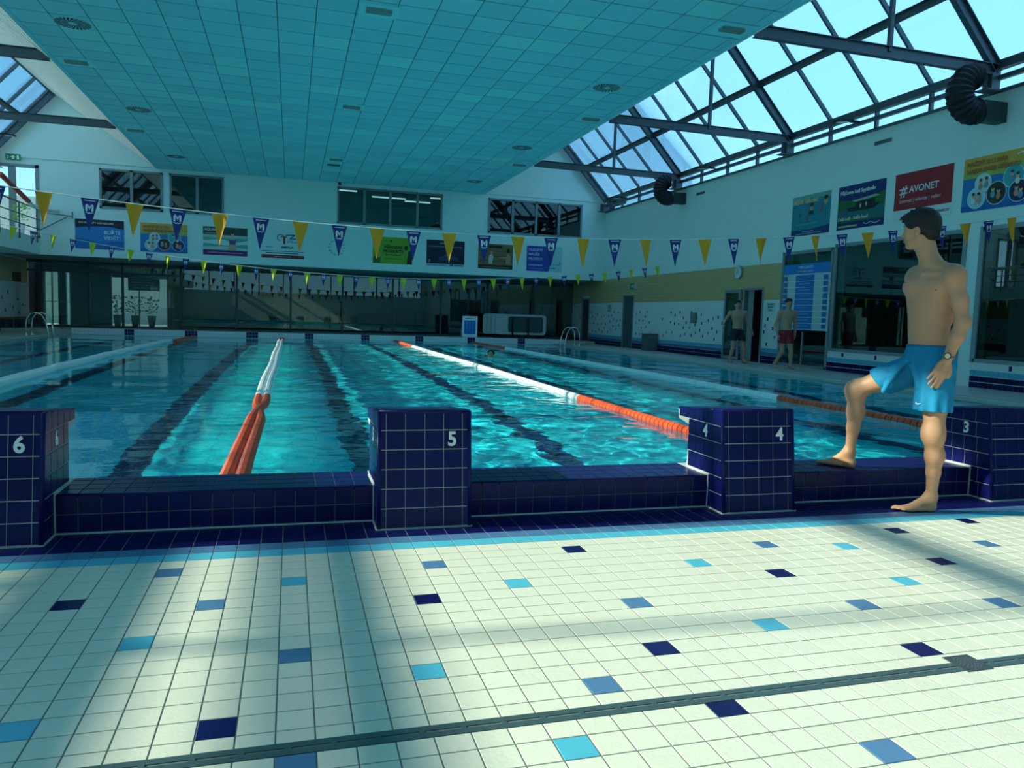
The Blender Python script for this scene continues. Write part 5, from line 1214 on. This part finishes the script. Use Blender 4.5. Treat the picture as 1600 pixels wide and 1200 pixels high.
# cut each leg by its hem plane, only in that leg's half
sepn = nrm(hemL-hemR); sep = plane((hemL*.45+hemR*.55), sepn)
hL, hR = plane(hemL, nL), plane(hemR, nR)
q.d = np.maximum(q.d, np.where(sep > 0, hL, np.maximum(hR, -1))).astype(np.float32)
q.d = np.maximum(q.d, Z - 1.052 - .0*X).astype(np.float32)
def tubecut(a, b, r):
    a, b = np.array(a), np.array(b); ab = b-a; t = ((X-a[0])*ab[0]+(Y-a[1])*ab[1]+(Z-a[2])*ab[2])/(ab@ab); tt = np.clip(t, 0, 2)
    d = np.sqrt((X-a[0]-ab[0]*tt)**2+(Y-a[1]-ab[1]*tt)**2+(Z-a[2]-ab[2]*tt)**2) - r; return d
q.d = np.maximum(q.d, -tubecut(hemL-dL*.05, hemL+dL*.05, .085)).astype(np.float32)
q.d = np.maximum(q.d, -tubecut(hemR-dR*.05, hemR+dR*.05, .082)).astype(np.float32)
sh_o = obj('shorts', q.mesh('shorts', BLUE, 2), None, man)
wb = MB(); ring = [W(.053,0,1.050)+px_*.132*math.cos(a)+pf_*.098*math.sin(a) for a in np.linspace(0, 2*math.pi, 33)]
obj('waistband', wb.tube([tuple(p) for p in ring], .009, 6, False), mat('waistband_blue', (.0,.16,.36), .6), man, smooth=True)
lg = MB(); hp = hemL + pf_*.112 + px_*.0 + V3(0,0,.045)
lg.poly([tuple(hp + px_*x + V3(0,0,z) + pf_*.004) for x, z in ((-.022,.004),(-.012,-.004),(.0,-.005),(.022,.007),(.0,.001),(-.010,.001),(-.016,.008))])
obj('logo_mark', lg, LETW, man)
# nipples, navel
for sg in (1,-1):
    p = W(.08,0,1.395)+ux*.095*sg+fx_*.098; q2 = MB(); q2.lathe([(.0,.004),(.006,.003),(.011,-.004)], p, 12, (ux,(0,0,1),fx_)); obj('nipple', q2, mat('nipple_tone', (.34,.13,.09), .6), man, smooth=True)
# watch
wd = nrm(wrL-elL); wc = wrL - wd*.022; wx = np.cross(wd, V3(0,0,1)); wx = nrm(wx); wy = np.cross(wd, wx)
strap = MB().tube([tuple(wc+wx*.0315*math.cos(a)+wy*.030*math.sin(a)) for a in np.linspace(0, 2*math.pi, 25)], .0055, 6, False)
out = nrm(-n_ax*.9 + r_ax*-.15 + V3(0,0,.25)); out = nrm(out - wd*(out@wd)); oc = wc + out*.034; ou = wd; ov = np.cross(out, ou)
wch = obj('wristwatch', strap, mat('olive_strap', (.28,.22,.05), .6), man, smooth=True)
obj('watch_case', MB().lathe([(0,-.004),(.019,-.004),(.020,.004),(.016,.007)], tuple(oc), 20, (tuple(ou),tuple(ov),tuple(out))), mat('watch_case_dark', (.05,.04,.03), .3, .7), wch)
obj('watch_dial', MB().lathe([(0,.0065),(.0155,.0065)], tuple(oc), 20, (tuple(ou),tuple(ov),tuple(out))), mat('watch_dial', (.75,.68,.45), .3), wch)

# ---- smaller figures
def figure(label, P, facing, look, skinm, shortm, hairm, h=.013, handsout=True):
    """P: joints in world coordinates"""
    t = thing('person', label, 'person', tuple((P['heL']+P['heR'])/2*V3(1,1,0)+V3(0,0,SD)))
    pts = np.array([v for v in P.values()]); s = SDF(pts.min(0)-.17, pts.max(0)+.19, h)
    f = nrm(facing); sd = nrm(np.cross(f, V3(0,0,1))); A = (sd, f, V3(0,0,1)); z = V3(0,0,1)
    pel = (P['hipL']+P['hipR'])/2; ch = (P['shL']+P['shR'])/2-z*.12; mid_ = (pel+ch)/2
    s.ell(pel+z*.03, (.155,.105,.11), A, .04); s.ell(mid_, (.128,.092,.17), A, .05); s.ell(ch, (.160,.102,.15), A, .05); s.ell(ch+z*.09, (.155,.075,.07), A, .05)
    for sg in (-1,1): s.ell(ch+sd*.075*sg+f*.06+z*.04, (.07,.038,.05), A, .03)
    nk = (P['shL']+P['shR'])/2
    s.cap(nk, P['head']-z*.06, .058, .052, .04)
    for k in 'LR':
        sh, el, wr = P['sh'+k], P['el'+k], P['wr'+k]
        s.cap(nk+z*.06, sh, .034, .046, .05); s.ell(sh, (.058,.056,.06), None, .03)
        s.cap(sh, el, .047, .037, .03); s.cap(el, wr, .038, .026, .02); hand(s, wr, (wr-el)+V3(0,0,-.15), -f if False else sd*(1 if k == 'L' else -1), .5, 1.0)
        hp, kn, an, he, to = P['hip'+k], P['kn'+k], P['an'+k], P['he'+k], P['to'+k]
        s.cap(hp, (hp+kn)/2, .085, .070, .04); s.cap((hp+kn)/2, kn, .070, .050, .03); s.ell(kn+f*.01, (.048,.048,.055), None, .02)
        s.cap(kn, kn*.7+an*.3-f*.015, .046, .052, .03); s.cap(kn*.7+an*.3-f*.015, an, .052, .031, .03); foot(s, an, he, to, inner=1 if k == 'L' else -1)
    HPp = head(s, P['head'], look, z, 1.0, False)
    s.floor(P['ground'][2]+.001) if 'ground' in P else None
    obj('body', s.mesh('body', skinm, 1), None, t); face_parts(HPp, t, look)
    q = SDF(P['head']-.16, P['head']+.19, .009); lf_ = nrm(look); sdd = nrm(np.cross(lf_, z)); up2 = np.cross(sdd, lf_); B = (lf_, sdd, up2)
    q.ell(HPp(-.014,0,.042), (.102,.083,.086), B, 0); q.ell(HPp(.05,0,.085), (.05,.055,.03), B, .02); q.ell(HPp(.105,0,-.025), (.085,.085,.078), B, .008, True)
    for b in (-1,1): q.ell(HPp(.012,b*.092,-.02), (.030,.028,.034), B, .006, True)
    obj('hair', q.mesh('hair', hairm, 1), None, t)
    q = SDF(pel-.34, pel+.22, .011)
    q.ell(pel+z*.03, (.168,.120,.11), A, .03)
    for k in 'LR': q.cap(P['hip'+k], P['hip'+k]*.42+P['kn'+k]*.58, .103, .098, .04)
    hz = (P['hipL']*.5+P['knL']*.5)[2]
    Z = q.ax[2][None,None,:]; q.d = np.maximum(np.maximum(q.d, hz-Z), Z-(pel[2]+.105)).astype(np.float32)
    obj('shorts', q.mesh('shorts', shortm, 1), None, t)
    ring = [pel+z*.10+sd*.140*math.cos(a)+f*.100*math.sin(a) for a in np.linspace(0, 2*math.pi, 25)]
    obj('waistband', MB().tube([tuple(p) for p in ring], .010, 5, False), mat('waistband_dark', (.02,.02,.03), .6), t)
    return t, f
SK2 = skin('skin_far', (.50,.30,.20))
v = lambda *a: V3(*a)
G = SD
P1 = dict(head=v(11.47,18.0,1.66), shL=v(11.66,17.9,1.44), shR=v(11.29,18.05,1.43), elL=v(11.78,17.95,1.16), wrL=v(11.88,17.88,.96), elR=v(11.16,18.1,1.21), wrR=v(11.06,17.98,1.14),
          hipL=v(11.56,17.95,.90), hipR=v(11.39,18.0,.90), knL=v(11.66,17.88,.49), knR=v(11.35,17.92,.49), anL=v(11.70,17.95,.19), anR=v(11.30,17.97,.19), heL=v(11.71,17.99,G+.03), heR=v(11.30,18.02,G+.03), toL=v(11.80,17.78,G+.026), toR=v(11.26,17.79,G+.026), ground=v(11.5,18,G))
figure('shirtless man in dark swim shorts standing before the open door', P1, (-.25,-1,0), (-.35,-1,-.05), SK2, mat('dark_shorts_cloth', (.008,.008,.02), .6), HAIRM)
P2 = dict(head=v(11.53,15.9,1.68), shL=v(11.70,15.85,1.46), shR=v(11.34,15.95,1.44), elL=v(11.76,15.9,1.17), wrL=v(11.72,15.85,.93), elR=v(11.27,16.0,1.15), wrR=v(11.28,15.9,.92),
          hipL=v(11.58,15.88,.92), hipR=v(11.42,15.94,.92), knL=v(11.60,15.80,.51), knR=v(11.46,15.95,.51), anL=v(11.64,15.84,.19), anR=v(11.33,16.05,.20), heL=v(11.63,15.90,G+.03), heR=v(11.33,16.10,G+.04), toL=v(11.72,15.68,G+.026), toR=v(11.27,15.87,G+.026), ground=v(11.5,15.9,G))
figure('shirtless man in red swim shorts walking past the timetable board', P2, (-.25,-1,0), (-.1,-1,-.05), SK2, mat('red_shorts_cloth', (.30,.008,.02), .6), HAIRM)
# woman behind the glass (dark top, jeans)
P3 = dict(head=v(13.35,13.25,1.62), shL=v(13.35,13.08,1.40), shR=v(13.35,13.42,1.40), elL=v(13.2,13.0,1.12), wrL=v(12.98,13.05,1.08), elR=v(13.3,13.52,1.12), wrR=v(13.1,13.45,1.05),
          hipL=v(13.4,13.16,.88), hipR=v(13.4,13.34,.88), knL=v(13.38,13.16,.5), knR=v(13.38,13.34,.5), anL=v(13.4,13.16,.19), anR=v(13.4,13.34,.19), heL=v(13.43,13.16,G+.03), heR=v(13.43,13.34,G+.03), toL=v(13.2,13.14,G+.026), toR=v(13.2,13.36,G+.026), ground=v(13.4,13.2,G))
tw3, f3 = figure('person with bare arms in a dark top seen dimly behind the long window', P3, (-1,0,0), (-1,-.1,-.1), SK2, mat('jeans_cloth', (.03,.06,.10), .8), HAIRM)
q = SDF(v(13.0,12.9,.9), v(13.7,13.7,1.6), .012); A = (v(0,1,0), v(1,0,0), v(0,0,1)); q.ell(v(13.36,13.25,1.05), (.145,.11,.17), A, .03); q.ell(v(13.35,13.25,1.27), (.172,.118,.16), A, .04)
obj('tank_top', q.mesh('tank_top', mat('dark_top_cloth', (.008,.008,.012), .8), 1), None, tw3)
# swimmer in the water
t = thing('person', 'swimmer with only a dark haired head above the water between the lane ropes', 'person', (5.26, 19.95, WZ))
s = SDF((4.7,19.3,-.45), (5.7,21.2,.35), .012); hcS = v(5.2,19.95,.10)
HS = head(s, hcS, (-.6,-.8,0), (0,0,1), 1.05, False); s.cap(v(5.22,20.0,.02), v(5.28,20.1,-.06), .055,.06,.03); s.ell(v(5.3,20.35,-.16), (.2,.32,.1), None, .05)
s.cap(v(5.12,20.1,-.08), v(4.95,19.75,-.14), .045,.035,.03); s.cap(v(5.45,20.15,-.08), v(5.55,19.8,-.14), .045,.035,.03); s.cap(v(5.3,20.6,-.2), v(5.35,21.05,-.28), .09,.05,.04)
obj('body', s.mesh('body', SK2, 1), None, t)
q = SDF(hcS-.16, hcS+.19, .010); q.ell(HS(-.014,0,.045), (.105,.086,.088), None, 0); q.ell(HS(.105,0,-.03), (.085,.085,.078), None, .008, True); obj('hair', q.mesh('hair', HAIRM, 1), None, t)
